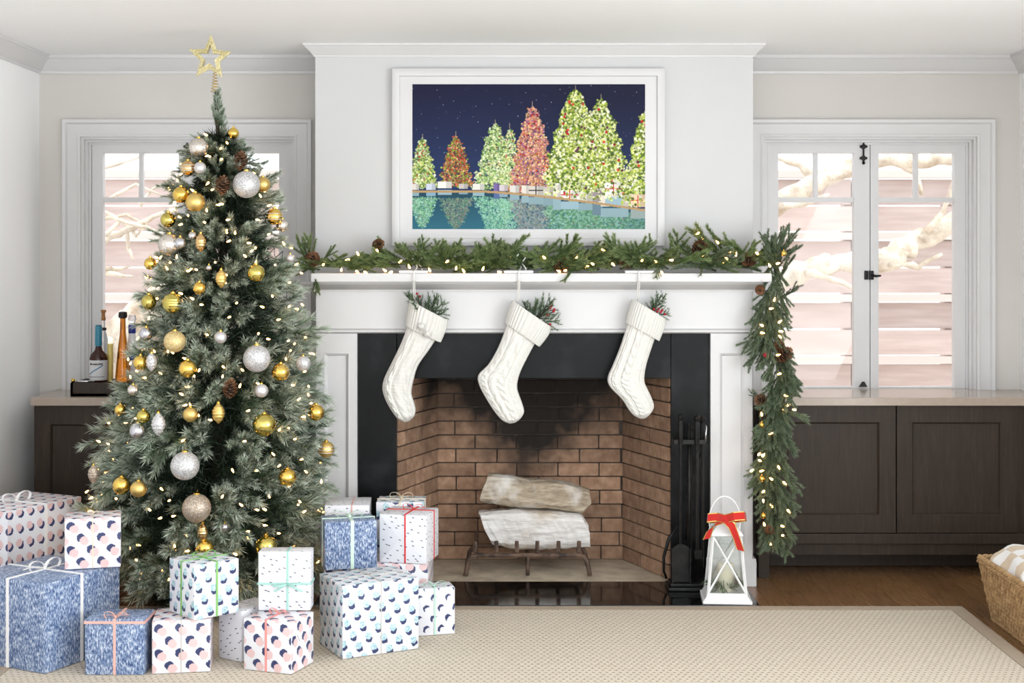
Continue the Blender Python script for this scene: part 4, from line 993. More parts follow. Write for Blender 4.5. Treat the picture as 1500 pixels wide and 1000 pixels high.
gift('pink and navy dot gift with rose ribbon in front, under the white standing gift', -.8395, -1.286, ZR, .192, .168, .184, -20, W_B, 'rose', [('x', -.005)], .008, 'top', .035, ['r'])
gift('white ink-dashed gift standing upright with mint ribbon crossed on its front', -.828, -1.195, ZR+.186, .190, .085, .214, 0, W_S, 'teal', [('x', .012), ('z', .098)], .007, 'front', .05)
gift('biggest teal and navy dotted gift, right half of the pile', -.5415, -1.03, ZR, .306, .24, .268, 28, W_C, 'grey', [('x', .0), ('y', .0)], .0035, 'top', .025, ['l'])
gift('small navy crescent gift with mint bow, rightmost on the rug', -.313, -.825, ZR, .16, .10, .183, 15, W_D, 'mint', [('x', .0)], .007, 'edge', .045)
gift('low pink and navy dot gift mostly hidden under the red ribbon gift', -.549, -.47, ZR, .42, .40, .234, 0, W_A)
gift('blue brushed-paper gift with pale mint ribbon, stacked beside the red ribbon gift', -.657, -.697, ZR+.2345, .207, .16, .190, 14, W_M, 'pale_mint', [('x', .005), ('y', .0)], .014, 'top', .05, ['f'])
gift('white ink-dashed gift tied with red ribbon', -.4215, -.573, ZR+.2345, .198, .19, .196, -12, W_S, 'red', [('x', .01), ('y', .02)], .006, 'top', .045, ['f'])
gift('white gift with thin pink ribbon behind the upper blue gift', -.690, -.41, ZR+.2345, .185, .20, .207, 3, W_S, 'pink', [('x', .02)], .005, None)
gift('dotted gift with cream bow behind the red ribbon gift', -.470, -.365, ZR+.2345, .20, .16, .209, 0, W_C, 'cream', [('x', .0), ('y', 0)], .007, 'top', .05)

# ------------------------------------------------------------------ stockings
def stocking(px_hook, pairs, ncuff, label, poms, yc, seed, cable):
    top = (Vector(P(*pairs[0][0], yc))+Vector(P(*pairs[0][1], yc)))/2
    root = thing('stocking', label, 'stocking', top, group='stockings on the mantel')
    def surface(prs, thick, open_top, fn, nring, flare=0.0, vs0=0.0):
        L = [P(*a, yc) for a, b in prs]; R = [P(*b, yc) for a, b in prs]; m = len(prs)
        t = np.linspace(0, 1, m); 
        def cat(arr, s):
            s = s*(m-1); i = min(int(s), m-2); f = s-i; p0 = arr[max(i-1, 0)]; p1 = arr[i]; p2 = arr[i+1]; p3 = arr[min(i+2, m-1)]
            return .5*((2*p1)+(p2-p0)*f+(2*p0-5*p1+4*p2-p3)*f*f+(3*p1-p0-3*p2+p3)*f*f*f)
        nc = 160; vs = []; uvs = []
        for i in range(nring+1):
            s = i/nring; a = cat(L, s); b = cat(R, s); c = (a+b)/2; hw = (b-a)/2; w = hw.length; dep = min(thick, w*1.0)
            for k in range(nc):
                an = 2*PI*k/nc; ca, sa = math.cos(an), math.sin(an)
                ex = math.copysign(abs(ca)**.8, ca); ey = math.copysign(abs(sa)**.9, sa)
                dsp = fn(s, an, w)
                p = c+hw*ex*(1+dsp/max(w, .01))+Vector((0, 1, 0))*(dep+dsp)*ey
                vs.append(p); uvs.append((k/nc*.45, s*.4+vs0))
        fs = [(i*nc+k, i*nc+(k+1)%nc, (i+1)*nc+(k+1)%nc, (i+1)*nc+k) for i in range(nring) for k in range(nc)]
        nv = len(vs)
        if not open_top: fs.append(tuple(nring*nc+k for k in range(nc)))
        mb = MB().add(vs, fs); me = mb.mesh('knit', MT['knit'], True)
        uv = me.uv_layers.new(name='knit')
        for p in me.polygons:
            for li in p.loop_indices: uv.data[li].uv = uvs[me.loops[li].vertex_index]
        return me
    def body(s, an, w):
        q = an/(2*PI)*12
        # front faces the camera at angle 3*pi/2
        f = (an-1.5*PI); dd = 0.0
        x = -math.cos(an)                      # across the front -1..1
        if math.sin(an) < .3:
            for c0, amp, fr in cable:
                g_ = math.exp(-((x-c0)/.15)**4)
                dd += .0062*amp*g_*(.55+.45*math.cos(2*PI*(s*fr*2+(x-c0)*2.4*(1 if amp < 1.05 or c0 < .1 else -1))))
                dd -= .0030*math.exp(-((abs(x-c0)-.20)/.05)**2)
            dd += .0009*math.cos(x*34)
        else: dd += .0012*math.cos(an*30)
        return dd*min(1, (1-s)*5+.1)
    put('foot_and_leg', surface(pairs[ncuff:], .042, False, body, 90), root)
    def cuff(s, an, w): return .006+.0030*math.cos(an*38)+.003*math.sin(s*PI)
    cf = put('cuff', surface(pairs[:ncuff], .046, True, cuff, 20, 0, .5), root)
    md = cf.modifiers.new('wool', 'SOLIDIFY'); md.thickness = .006; md.offset = -1
    # hanging loop
    a = Vector(P(*pairs[0][0], yc)); hk = P(px_hook, 408, -.125)
    mb = MB()
    for dx in (-.0035, .0035):
        mb.tube([(hk.x, hk.y, hk.z), (hk.x+dx, hk.y+.008, hk.z-.02), (hk.x+dx, yc-.01, a.z+.02), (a.x+.008+dx, yc, a.z-.02)], .0022, 6)
    mb.build('hanging_loop', MT['cord_white'], root, True)
    r = random.Random(seed)
    for (x, y) in poms:
        c = P(x, y, yc-.062); mb = MB()
        for _ in range(150):
            d = Vector((r.gauss(0,1), r.gauss(0,1), r.gauss(0,1))).normalized(); mb.tube([c+d*.004, c+d*r.uniform(.015, .021)], [.0022, .0009], 4)
        mb.ball(c, .014, 12, 8); mb.build('pompom', MT['knit'], root, True)
S1 = [((603,440),(654,467)),((600,457),(650,481)),((596,478),(643,500)),((598,474),(640,495)),((587,503),(629,512)),((573,532),(613,535)),((563,553),(606,557)),((560,569),(603,575)),((565,586),(607,590)),((574,602),(609,600)),((583,613),(607,609)),((592,618),(600,616))]
S2 = [((753,441),(807,478)),((747,458),(798,492)),((742,474),(788,506)),((744,470),(786,499)),((731,505),(772,525)),((716,532),(762,546)),((701,548),(758,562)),((701,562),(759,573)),((711,582),(764,587)),((726,605),(768,602)),((737,616),(763,612)),((746,620),(756,618))]
S3 = [((929,439),(974,466)),((924,456),(969,481)),((919,474),(963,498)),((920,472),(960,494)),((908,508),(952,517)),((898,533),(946,538)),((890,552),(944,557)),((893,566),(948,568)),((911,585),(955,583)),((920,599),(958,595)),((928,608),(953,605)),((938,613),(946,612))]
SY = -.068
stocking(606, S1, 3, 'white knit stocking with two pompoms, left one on the mantel', [(617, 478), (626, 489)], SY, 1, [(-.55, .8, 4), (0, .5, 3), (.5, .9, 4)])
stocking(760, S2, 3, 'white cable knit stocking with ribbed cuff, middle one on the mantel', [], SY, 2, [(-.6, .7, 7), (-.12, 1.1, 5), (.22, 1.1, 5), (.62, .6, 7)])
stocking(936, S3, 3, 'white cable knit stocking with one thick braid, right one on the mantel', [], SY, 3, [(-.5, .5, 6), (.08, 1.35, 7), (.6, .5, 6)])
for hx, (p0, p1), lab in ((606, (585, 627), 'white stocking holder on the shelf above the left stocking'), (760, (738, 781), 'white stocking holder on the shelf above the middle stocking'), (936, (915, 957), 'white stocking holder on the shelf above the right stocking')):
    h = thing('stocking_holder', lab, 'stocking holder', ((X(p0, -.08)+X(p1, -.08))/2, -.07, SH1), group='stocking holders')
    MB().box(X(p0, -.08), X(p1, -.08), -.112, -.03, SH1+.0005, SH1+.012, .003).build('base_plate', MT['white_metal'], h)
    hk = P(hx, 408, -.125)
    MB().tube([(hk.x, -.09, SH1+.009), (hk.x, -.117, SH1+.010), (hk.x, -.120, SH1-.006), (hk.x, -.122, hk.z-.006), (hk.x, -.128, hk.z-.010), (hk.x, -.133, hk.z-.004)], .0032, 8).build('hook', MT['white_metal'], h, True)
    s0 = Vector((hk.x, -.05, SH1+.01)); pts = [s0+Vector((.010*math.sin(f*2*PI), 0, f*.075)) for f in [i/14 for i in range(15)]]
    MB().tube(pts, .0032, 7).build('scroll', MT['white_metal'], h, True)
    pts = [s0+Vector((.024+.008*math.sin(f*2*PI+1), .004, f*.06)) for f in [i/14 for i in range(15)]]
    MB().tube(pts, .0028, 7).build('scroll', MT['white_metal'], h, True)
SPR = [sprig_mesh('sprig', 90+i, .10, 7, .016, .0022, 900, MT['sprigdark'], (30, 55), .4) for i in range(3)]
BERRY = MB().ball((0,0,0), .006, 10, 6).mesh('berry', MT['berry'], True)
def stuff_sprig(label, dirs, berries, base):
    b = P(*base, SY); root = thing('evergreen_sprig', label, 'greenery', b, group='sprigs in the stockings')
    for i, (px, py) in enumerate(dirs):
        t = P(px, py, SY-.01); d = t-b; put('sprig', SPR[i % 3], root, aim(b, d, .4*i, d.length/.108))
    for (px, py) in berries:
        q = P(px, py, SY-.02); put('berry', BERRY, root, Matrix.Translation(q)); MB().tube([b, q.lerp(b, .3)+Vector((0,0,.006)), q], .0009, 4).build('stem', MT['trunk'], root)
stuff_sprig('dark evergreen sprig with red berry tucked in the left stocking', [(594, 428), (612, 432), (638, 430), (652, 438), (655, 456)], [(611, 430), (615, 434)], (622, 472))
stuff_sprig('long evergreen sprig with red berries tucked in the middle stocking', [(768, 440), (785, 438), (808, 436), (822, 468), (812, 448)], [(806, 451), (811, 456), (808, 448), (802, 461), (806, 475), (812, 453)], (776, 474))
stuff_sprig('short evergreen sprig with red berries tucked in the right stocking', [(955, 440), (966, 432), (972, 430), (982, 458)], [(958, 453), (963, 456), (968, 457), (974, 460), (965, 452), (970, 454)], (952, 464))

# ------------------------------------------------------------------ garlands
FIR = [sprig_mesh('sprig', 120+i, .19, 6, .021, .0034, 1900, MT['fir'], (24, 46), .6, .0, (40, 68)) for i in range(4)]
SPU = [sprig_mesh('sprig', 140+i, .19, 6, .019, .0034, 1800, MT['spruce'], (22, 44), .6, .06, (38, 65)) for i in range(4)]
def garland_bits(root, cones, bulbs, seed):
    r = random.Random(seed)
    for (px, py, y, s) in cones: put('pinecone', CONE, root, aim(P(px, py, y), (r.uniform(-1, 1), -.5, r.uniform(-.5, .7)), 0, s) @ Matrix.Rotation(PI/2, 4, 'Y'))
    for (px, py, y) in bulbs: put('bulb', BULB, root, aim(P(px, py, y), (r.uniform(-1,1), -.4, r.uniform(-.5, 1)), 0, 1.15) @ Matrix.Rotation(PI/2, 4, 'Y'))
g1 = thing('evergreen_garland', 'lit evergreen garland with pinecones lying along the mantel shelf', 'garland', (.1, .0, SH1))
r6 = random.Random(31)
wire = [P(px, py, .02) for px, py in ((455, 386), (520, 388), (600, 386), (680, 385), (760, 386), (860, 387), (960, 384), (1040, 378), (1110, 380), (1128, 388))]
MB().tube(wire, .004, 6).build('wire', MT['dkcord'], g1, True)
for i in range(135):
    f = (i+.5)/135; px = 462+f*(1112-462); y = r6.uniform(-.085, .06)
    left = px < 580
    py = 393-r6.uniform(-2, 9)
    sg = -1 if r6.random() < .5 else 1
    up = r6.uniform(.0, .62)*(.45 if left else 1.0); out = r6.uniform(-.55, .25)
    if left: out *= .4
    p = P(px, py, y); sc = r6.uniform(.62, .95)*(.75 if left else 1)
    put('sprig', (FIR if px < 960 or r6.random() < .5 else SPU)[r6.randrange(4)], g1, aim(p, (sg*r6.uniform(.5, 1), out, up), r6.uniform(-.5, .5), sc))
# sprigs that stand out of the outline in the photograph
for (x0, y0, x1, y1, y) in ((560, 388, 552, 350, .03), (610, 385, 622, 348, .0), (640, 388, 650, 352, -.03), (668, 386, 672, 356, 0), (600, 388, 590, 358, -.02), (720, 388, 735, 352, .02), (700, 388, 705, 358, .0), (880, 388, 890, 355, 0), (935, 388, 955, 348, -.02), (990, 388, 994, 340, .03), (1075, 385, 1012, 338, .0), (1060, 378, 1020, 350, -.03),
                            (1080, 372, 1045, 345, .02), (1100, 380, 1060, 348, -.02), (470, 386, 492, 362, .02), (455, 392, 432, 350, -.06), (458, 395, 466, 430, -.1), (455, 392, 448, 345, -.05), (842, 390, 824, 412, -.12), (965, 388, 960, 408, -.12), (1030, 388, 1025, 404, -.12), (850, 388, 872, 396, -.11), (560, 392, 530, 380, -.06), (1090, 385, 1120, 372, -.04)):
    a = P(x0, y0, y); b = P(x1, y1, y-.01); d = b-a; put('sprig', FIR[r6.randrange(4)], g1, aim(a, d, r6.uniform(-.6, .6), d.length/.20))
garland_bits(g1, [(457, 381, -.07, 1.1), (822, 390, -.075, 1.05), (1024, 364, -.05, 1.1), (1098, 380, -.08, 1.05), (553, 358, .0, .8), (915, 386, -.08, .7)],
   [(474, 387, -.09), (500, 396, -.10), (511, 380, -.06), (525, 373, -.05), (522, 397, -.1), (534, 398, -.1), (552, 366, -.04), (565, 397, -.1), (574, 398, -.1), (585, 384, -.08), (630, 397, -.1), (668, 394, -.1), (680, 398, -.1), (707, 395, -.1), (730, 398, -.1), (656, 382, -.09), (748, 376, -.08), (798, 378, -.07), (820, 398, -.1), (829, 396, -.1), (858, 391, -.1), (869, 387, -.09), (897, 386, -.08), (882, 365, -.05), (940, 382, -.1), (962, 384, -.1), (970, 400, -.11), (1024, 341, -.03), (1030, 350, -.04), (1052, 356, -.05), (1029, 374, -.09), (1070, 370, -.08), (1078, 374, -.08), (1066, 380, -.09), (1060, 384, -.1), (1110, 372, -.07), (985, 381, -.1), (844, 380, -.08), (600, 392, -.1)], 5)
g2 = thing('evergreen_garland', 'lit evergreen garland hanging down at the right end of the mantel', 'garland', (1.16, -.06, .30))
GP = [(1128, 372, -.06), (1136, 400, -.09), (1126, 440, -.10), (1124, 480, -.10), (1138, 520, -.10), (1146, 555, -.10), (1138, 590, -.10), (1136, 620, -.10), (1128, 660, -.10), (1130, 700, -.10), (1138, 740, -.10), (1132, 785, -.10)]
MB().tube([P(a, b, c) for a, b, c in GP], .004, 6).build('wire', MT['dkcord'], g2, True)
gy_ = [b for a, b, c in GP]; gxx = [a for a, b, c in GP]
for i in range(125):
    f = (i+.5)/125; py = 378+f*(775-378); px = np.interp(py, gy_, gxx)+r6.uniform(-6, 6); y = -.09+r6.uniform(-.03, .03)
    a = r6.uniform(-.7, .7); dn = -1 if py > 420 else (1 if r6.random() < .6 else -1)
    d = (math.sin(a), r6.uniform(-.5, .25), dn*math.cos(a))
    put('sprig', SPU[r6.randrange(4)], g2, aim(P(px, py-6, y), d, r6.uniform(-.6, .6), r6.uniform(.6, .88)))
for (x0, y0, x1, y1) in ((1130, 395, 1145, 345), (1140, 400, 1122, 350), (1140, 440, 1170, 418), (1135, 420, 1158, 376), (1128, 470, 1104, 450), (1140, 600, 1182, 612), (1130, 680, 1092, 690), (1145, 720, 1170, 745), (1128, 760, 1110, 790), (1138, 560, 1170, 580), (1120, 590, 1100, 572), (1135, 760, 1148, 798)):
    a = P(x0, y0, -.10); d = P(x1, y1, -.10)-a; put('sprig', SPU[r6.randrange(4)], g2, aim(a, d, r6.uniform(-.6, .6), d.length/.20))
garland_bits(g2, [(1148, 520, -.14, 1.1), (1113, 424, -.14, .7), (1117, 586, -.13, .9), (1127, 777, -.14, .7), (1142, 508, -.13, .8)],
   [(1128, 390, -.13), (1138, 386, -.13), (1134, 440, -.14), (1117, 477, -.14), (1115, 487, -.14), (1141, 472, -.14), (1142, 485, -.14), (1144, 494, -.14), (1138, 520, -.16), (1143, 547, -.14), (1150, 579, -.14), (1152, 594, -.14), (1150, 602, -.14), (1116, 608, -.14), (1127, 635, -.14), (1111, 666, -.14), (1117, 668, -.14), (1119, 666, -.14), (1112, 674, -.14), (1140, 683, -.14), (1114, 690, -.14), (1131, 702, -.14), (1119, 719, -.14), (1118, 732, -.14), (1131, 742, -.14), (1154, 747, -.14), (1148, 706, -.14), (1120, 769, -.14), (1145, 770, -.14), (1147, 784, -.14), (1129, 797, -.13), (1165, 600, -.12), (1128, 452, -.14), (1114, 702, -.14), (1100, 690, -.14)], 6)
for (px, py, lab) in ((1148, 371, 'small gold ball at the top of the hanging garland'), (1116, 701, 'small gold ball low on the hanging garland, upper one of two'), (1118, 755, 'small gold ball low on the hanging garland, lower one of two'), (1116, 622, 'small gold ball on the hanging garland level with the counter front'), (1122, 519, 'small red and gold ball in the middle of the hanging garland')):
    c = P(px, py, -.155); o = thing('bauble', lab, 'ornament', c, group='baubles on the garland')
    MB().ball(c, .013, 16, 10).build('body', MT['o_gold'] if 'red' not in lab else MT['berry'], o, True); MB().lathe([(.004, 0), (.004, .004), (.001, .006)], 8, (c.x, c.y, c.z+.0125)).build('cap', MT['gold'], o)
# ------------------------------------------------------------------ fire tools
ft = thing('fireplace_tools', 'black iron fireplace tool set standing on the hearth', 'fire tools', (X(1008, -.1), -.09, .014))
tx = X(1008, -.09); HZ = .0145
MB().box(X(976, -.09), X(1040, -.09), -.17, -.02, HZ, HZ+.016, .004).box(X(980, -.09), X(1036, -.09), -.15, -.04, HZ+.016, HZ+.030, .003).build('base', MT['metalblack'], ft)
MB().tube([(tx+.005, -.09, HZ+.02), (tx+.005, -.09, .74)], .0085, 8).build('post', MT['metalblack'], ft, True)
MB().box(X(986, -.1), X(1033, -.1), -.122, -.068, Z(650, -.1), Z(643, -.1), .002).build('rack_bar', MT['metalblack'], ft)
def tool(px, ztop, zbot, y, kind):
    x0 = X(px, y); mb = MB()
    h = mb.tube([(x0, y, zbot+.0), (x0, y, ztop-.12)], .0065, 8).tube([(x0, y, ztop-.13), (x0, y, ztop-.12), (x0, y, ztop-.03), (x0, y, ztop-.02)], [.007, .0105, .0105, .007], 8).lathe([(.006, 0), (.013, .008), (.015, .018), (.009, .028), (.002, .032)], 10, (x0, y, ztop-.024))
    o = mb.build(kind, MT['metalblack'], ft, 'auto')
    return o, x0
o, x0 = tool(997, Z(608, -.12), .20, -.13, 'shovel')
MB().prism([(x0-.04, .05), (x0+.045, .05), (x0+.038, .20), (x0+.012, .215), (x0-.012, .215), (x0-.034, .20)], -.140, -.134).box(x0-.04, x0-.036, -.165, -.134, .05, .20).box(x0+.037, x0+.041, -.165, -.134, .05, .20).build('pan', MT['metalblack'], o)
o, x0 = tool(1021, Z(609, -.12), .16, -.13, 'brush')
mb = MB().box(x0-.012, x0+.02, -.15, -.11, .15, .19, .004); r8 = random.Random(2)
for _ in range(90):
    a = r8.uniform(-.014, .022); b = r8.uniform(-.155, -.105); mb.tube([(x0+a, b, .15), (x0+a*1.3, b, .055+r8.uniform(0, .02))], .0012, 4)
mb.build('bristles', MT['metalblack'], o)
o, x0 = tool(1029, Z(612, -.08), .10, -.075, 'poker')
MB().tube([(x0+.01, -.078, Z(612, -.08)-.03), (x0+.016, -.09, Z(625, -.08)), (x0+.008, -.1, Z(648, -.08))], .0035, 6).build('hook', MT['silver'], o, True)
o, x0 = tool(1012, Z(625, -.05), .12, -.05, 'tongs')
MB().tube([(X(992, -.05), -.05, Z(770, -.05)), (X(979, -.05), -.055, Z(790, -.05)), (X(972, -.05), -.06, Z(815, -.05)), (X(972, -.05), -.06, Z(836, -.05)), (X(976, -.05), -.06, Z(846, -.05))], [.008, .008, .007, .006, .005], 8).build('claw', MT['metalblack'], o, True)
MB().tube([(X(1033, -.05), -.05, Z(650, -.05)), (X(1018, -.05), -.05, Z(690, -.05)), (X(1008, -.05), -.05, Z(740, -.05)), (X(1004, -.05), -.05, Z(790, -.05))], .0065, 8).build('arm', MT['metalblack'], o, True)

# ------------------------------------------------------------------ lantern
LX_, LY_ = X(1063, -.30), -.30
lan = thing('candle_lantern', 'white metal candle lantern with red bow on the hearth', 'lantern', (LX_, LY_, HZ), math.radians(-4))
def LB(name, mb, m_, parent=None, smooth=False): return mb.build(name, m_, parent or lan, smooth, False)
LB('base', MB().box(-.104, .104, -.104, .104, 0, .014, .003).prism([(-.098, .014), (.098, .014), (.086, .032), (-.086, .032)], -.092, .092).box(-.086, .086, -.086, .086, .03, .036), MT['white_metal'])
b0, b1, hz0, hz1 = .080, .058, .036, .285
def at(f, sx, sy): q = b0+(b1-b0)*f; return Vector((sx*q, sy*q, hz0+(hz1-hz0)*f))
for sx in (-1, 1):
    for sy in (-1, 1): LB('corner_post', MB().tube([at(0, sx, sy), at(1, sx, sy)], .0065, 4), MT['white_metal'])
for (s0, s1) in (((-1,-1),(1,-1)), ((1,-1),(1,1)), ((1,1),(-1,1)), ((-1,1),(-1,-1))):
    LB('cross_bar', MB().tube([at(.02, *s0), at(.98, *s1)], .0045, 4).tube([at(.02, *s1), at(.98, *s0)], .0045, 4), MT['white_metal'])
    LB('rim_bar', MB().tube([at(.0, *s0), at(.0, *s1)], .006, 4).tube([at(1, *s0), at(1, *s1)], .006, 4), MT['white_metal'])
    k = .90; q = [at(.01, *s0)*1, at(.01, *s1)*1, at(.99, *s1)*1, at(.99, *s0)*1]; q = [Vector((p.x*k, p.y*k, p.z)) for p in q]; q2 = [Vector((p.x*.985, p.y*.985, p.z)) for p in q]
    LB('glass_pane', MB().add(q+q2, [(0,1,2,3), (7,6,5,4)]+[(i, (i+1)%4, (i+1)%4+4, i+4) for i in range(4)]), MT['glass_lantern'])
def frus(a, b, z0, z1): return MB().add([(-a,-a,z0),(a,-a,z0),(a,a,z0),(-a,a,z0),(-b,-b,z1),(b,-b,z1),(b,b,z1),(-b,b,z1)], [(3,2,1,0),(4,5,6,7),(0,1,5,4),(1,2,6,5),(2,3,7,6),(3,0,4,7)])
rf = LB('roof', frus(.070, .066, .283, .292), MT['white_metal'])
LB('roof_slope', frus(.066, .026, .292, .335), MT['white_metal'], rf); LB('chimney_cap', frus(.026, .030, .335, .352), MT['white_metal'], rf)
hp = [(-.066*math.cos(a)-.004, .0, .335+.105*math.sin(a)) for a in [(-.55+i*(PI+1.1)/24) for i in range(25)]]
LB('handle', MB().tube(hp, .003, 8), MT['white_metal'], None, True)
LB('candle', MB().lathe([(.034, 0), (.036, .004), (.036, .115), (.030, .118), (.004, .112)], 20, (0, 0, .037)).tube([(0, 0, .148), (.001, 0, .162)], .001, 5), mat('cream_wax', S(236,226,204), .5, sss=.1), None, 'auto')
grn = thing('evergreen_sprig', 'evergreen clippings with a small pinecone inside the lantern', 'greenery', (LX_, LY_, HZ+.037))
for i in range(10):
    a = i*2*PI/10; put('sprig', SPR[i % 3], grn, aim(Vector((math.cos(a)*.012, math.sin(a)*.012, .012)), (math.cos(a), math.sin(a), .32), i*.7, .78 if i % 2 else .66), False)
put('pinecone', CONE, grn, Matrix.Translation((.045, -.04, .045)) @ Matrix.Scale(.5, 4), False)
# bow
bw = thing('ribbon_bow', 'red velvet bow with gold edges tied to the lantern', 'bow', (LX_, LY_-.07, HZ+.33))
def BP(px, py, y): p = P(px, py, y); return p
yb = LY_-.085
def vel(name, pts, wd, w, par=bw):
    o = MB().strip(pts, wd, w, .002).build(name, MT['red'], par, 'auto')
    wv = [Vector(q).normalized() for q in (wd if isinstance(wd, list) else [wd]*len(pts))]
    for s in (-1, 1):
        MB().strip([Vector(p)+q*s*(w/2) for p, q in zip(pts, wv)], wd, .004, .0032).build('gold_edge', MT['o_gsatin'], o)
kn = BP(1062, 760, yb)
vel('loop', [kn, BP(1050, 757, yb-.03), BP(1037, 758, yb-.02), BP(1036, 759, yb+.0), BP(1048, 760, yb+.02), kn], (.1, .0, 1), .034)
vel('loop', [kn, BP(1075, 756, yb-.03), BP(1090, 755, yb-.022), BP(1093, 757, yb-.0), BP(1078, 759, yb+.02), kn], (-.12, .0, 1), .034)
vel('tail', [kn, BP(1049, 766, yb-.022), BP(1040, 776, yb-.016), BP(1035, 789, yb-.005)], [(0,0,1), (.6,0,.8), (.9,0,.45), (.95,0,.2)], .030)
vel('tail', [kn, BP(1072, 770, yb-.02), BP(1079, 788, yb-.012), BP(1085, 806, yb-.004)], [(.3,0,1), (.8,0,.6), (.95,0,-.25), (.95,0,-.25)], .032)
MB().ball(kn, .013, 12, 8, (1, .8, 1.15)).build('knot', MT['red'], bw, True)

# ------------------------------------------------------------------ basket and blanket
MT['seagrass'] = mat('seagrass', S(190,156,112), .85, c2=S(150,116,78), ns=30, lo=.35, hi=.7, bump=(120, .4, .003))
bk = thing('woven_basket', 'flared seagrass basket at the right edge of the picture', 'basket', (2.15, -.87, 0))
bx0, bx1, by0, by1, bz = 1.968, 2.33, -1.16, -.60, .2475
fl_ = .045
def ringpt(s, h):
    """point on the basket outline at perimeter fraction s, height fraction h"""
    e = fl_*h; x0, x1, y0, y1 = bx0-e, bx1+e, by0-e, by1+e; w = x1-x0; d = y1-y0; L = 2*(w+d); t = (s % 1)*L
    if t < w: return Vector((x0+t, y0, bz*h)), Vector((0, -1, 0)), Vector((1, 0, 0))
    t -= w
    if t < d: return Vector((x1, y0+t, bz*h)), Vector((1, 0, 0)), Vector((0, 1, 0))
    t -= d
    if t < w: return Vector((x1-t, y1, bz*h)), Vector((0, 1, 0)), Vector((-1, 0, 0))
    t -= w
    return Vector((x0, y1-t, bz*h)), Vector((-1, 0, 0)), Vector((0, -1, 0))
e = fl_
LIN = MB().add([(bx0,by0,.004),(bx1,by0,.004),(bx1,by1,.004),(bx0,by1,.004),(bx0-e,by0-e,bz),(bx1+e,by0-e,bz),(bx1+e,by1+e,bz),(bx0-e,by1+e,bz)], [(3,2,1,0),(0,1,5,4),(1,2,6,5),(2,3,7,6),(3,0,4,7)])
lo_ = LIN.build('core', MT['seagrass'], bk); md = lo_.modifiers.new('thick', 'SOLIDIFY'); md.thickness = .012; md.offset = -1
mb = MB(); rows = 13; colsn = 64; r9 = random.Random(6)
for i in range(rows):
    h = (i+.5)/rows
    for j in range(colsn):
        s = (j+(.5 if i % 2 else 0))/colsn; c, n, t = ringpt(s, h); up = Vector((0, 0, 1)); sl2 = t*.42+up*.9
        L2 = .0185*r9.uniform(.85, 1.15); c = c+n*.003
        u_ = sl2.normalized(); w_ = u_.cross(n).normalized()
        rad = .0105*r9.uniform(.8, 1.1)
        pts_ = [(-1, .15), (-.5, .85), (.1, 1), (.6, .8), (1, .15)]
        vs = []
        for (q, k) in pts_:
            for a in range(5):
                an = PI*a/4; vs.append(c+u_*L2*q+w_*rad*k*math.cos(an)+n*rad*k*(math.sin(an)*.9))
        mb.add(vs, [(x_*5+y_, x_*5+y_+1, x_*5+y_+6, x_*5+y_+5) for x_ in range(4) for y_ in range(4)])
for cx_, cy_, ex, ey in ((bx0, by0, -1, -1), (bx1, by0, 1, -1), (bx1, by1, 1, 1), (bx0, by1, -1, 1)):
    mb2 = MB()
    for ph in (0, 2.1, 4.2): mb2.tube([(cx_+ex*fl_*f+.004*math.cos(f*26+ph), cy_+ey*fl_*f+.004*math.sin(f*26+ph), bz*f) for f in [i/24 for i in range(25)]], .0055, 5)
    mb2.build('corner_braid', MT['seagrass'], bk, True)
wv = mb.build('weave', MT['seagrass'], bk, True); wv['kind'] = 'stuff'
for k, (h, rad, off) in enumerate(((1.0, .013, .0), (.95, .010, .008), (.02, .010, .004))):
    pts_ = []; N_ = 220
    for i in range(N_):
        p, n, t = ringpt(i/N_, h); pts_.append(p+n*off)
    for ph in (0, 2.1, 4.2):
        MB().tube([p+Vector((0, 0, 1))*rad*.5*math.sin(i*.75+ph)+ringpt(i/N_, h)[1]*rad*.5*math.cos(i*.75+ph) for i, p in enumerate(pts_)], rad*.55, 5, closed=True).build('braided_strand', MT['seagrass'], bk, True)
def check_mat():
    t = NT('beige_white_check_cloth'); sx = t.node('ShaderNodeSeparateXYZ'); t.lk(t.co('UV'), sx.inputs[0]); a, b, _ = sx.outputs
    m = t.math('MODULO', t.math('ADD', t.math('FLOOR', a), t.math('FLOOR', b)), 2.0)
    t.set(base=t.mix(m, S(240,238,236), S(214,194,168)), rough=.95, spec=.1, sheen=.2); t.bump(t.noise(t.co('Object'), 260, 2), .3, .002); return t.m
def roll(name, label, cx, y0, y1, cz, rad, seed, material):
    """rolled blanket lying along the basket, rounded ends"""
    n, m = 30, 40; vs = []; uv = []; r = random.Random(seed)
    for i in range(m+1):
        f = i/m; y = y0+(y1-y0)*f; ed = min(1, math.sin(PI*min(max(f, .0), 1))*3.2)**.5 if 0 < f < 1 else .02
        for k in range(n):
            a = 2*PI*k/n; rr_ = rad*ed*(1+.05*math.sin(3*a+f*5)+.03*math.sin(7*a+f*9))
            vs.append((cx+rr_*math.cos(a)*1.15, y, cz+rr_*math.sin(a)*.95)); uv.append((k/n*6, f*6))
    fs = [(i*n+k, i*n+(k+1)%n, (i+1)*n+(k+1)%n, (i+1)*n+k) for i in range(m) for k in range(n)]
    me = MB().add(vs, fs).mesh(name, material, True); l = me.uv_layers.new(name='weave')
    for p in me.polygons:
        us = [uv[me.loops[li].vertex_index] for li in p.loop_indices]
        for li, (a, b) in zip(p.loop_indices, us):
            if max(q[0] for q in us)-a > 3: a += 6
            l.data[li].uv = (a, b)
    return tag(put(name, me), label, 'blanket')
roll('rolled_blanket', 'white and beige checked blanket rolled in the basket', 2.035, -1.08, -.615, .235, .092, 3, check_mat())
roll('rolled_blanket', 'plain white blanket rolled behind the checked one in the basket', 2.225, -1.08, -.60, .235, .085, 5, mat('white_cloth', S(240,238,236), .95, bump=(260, .3, .002)))

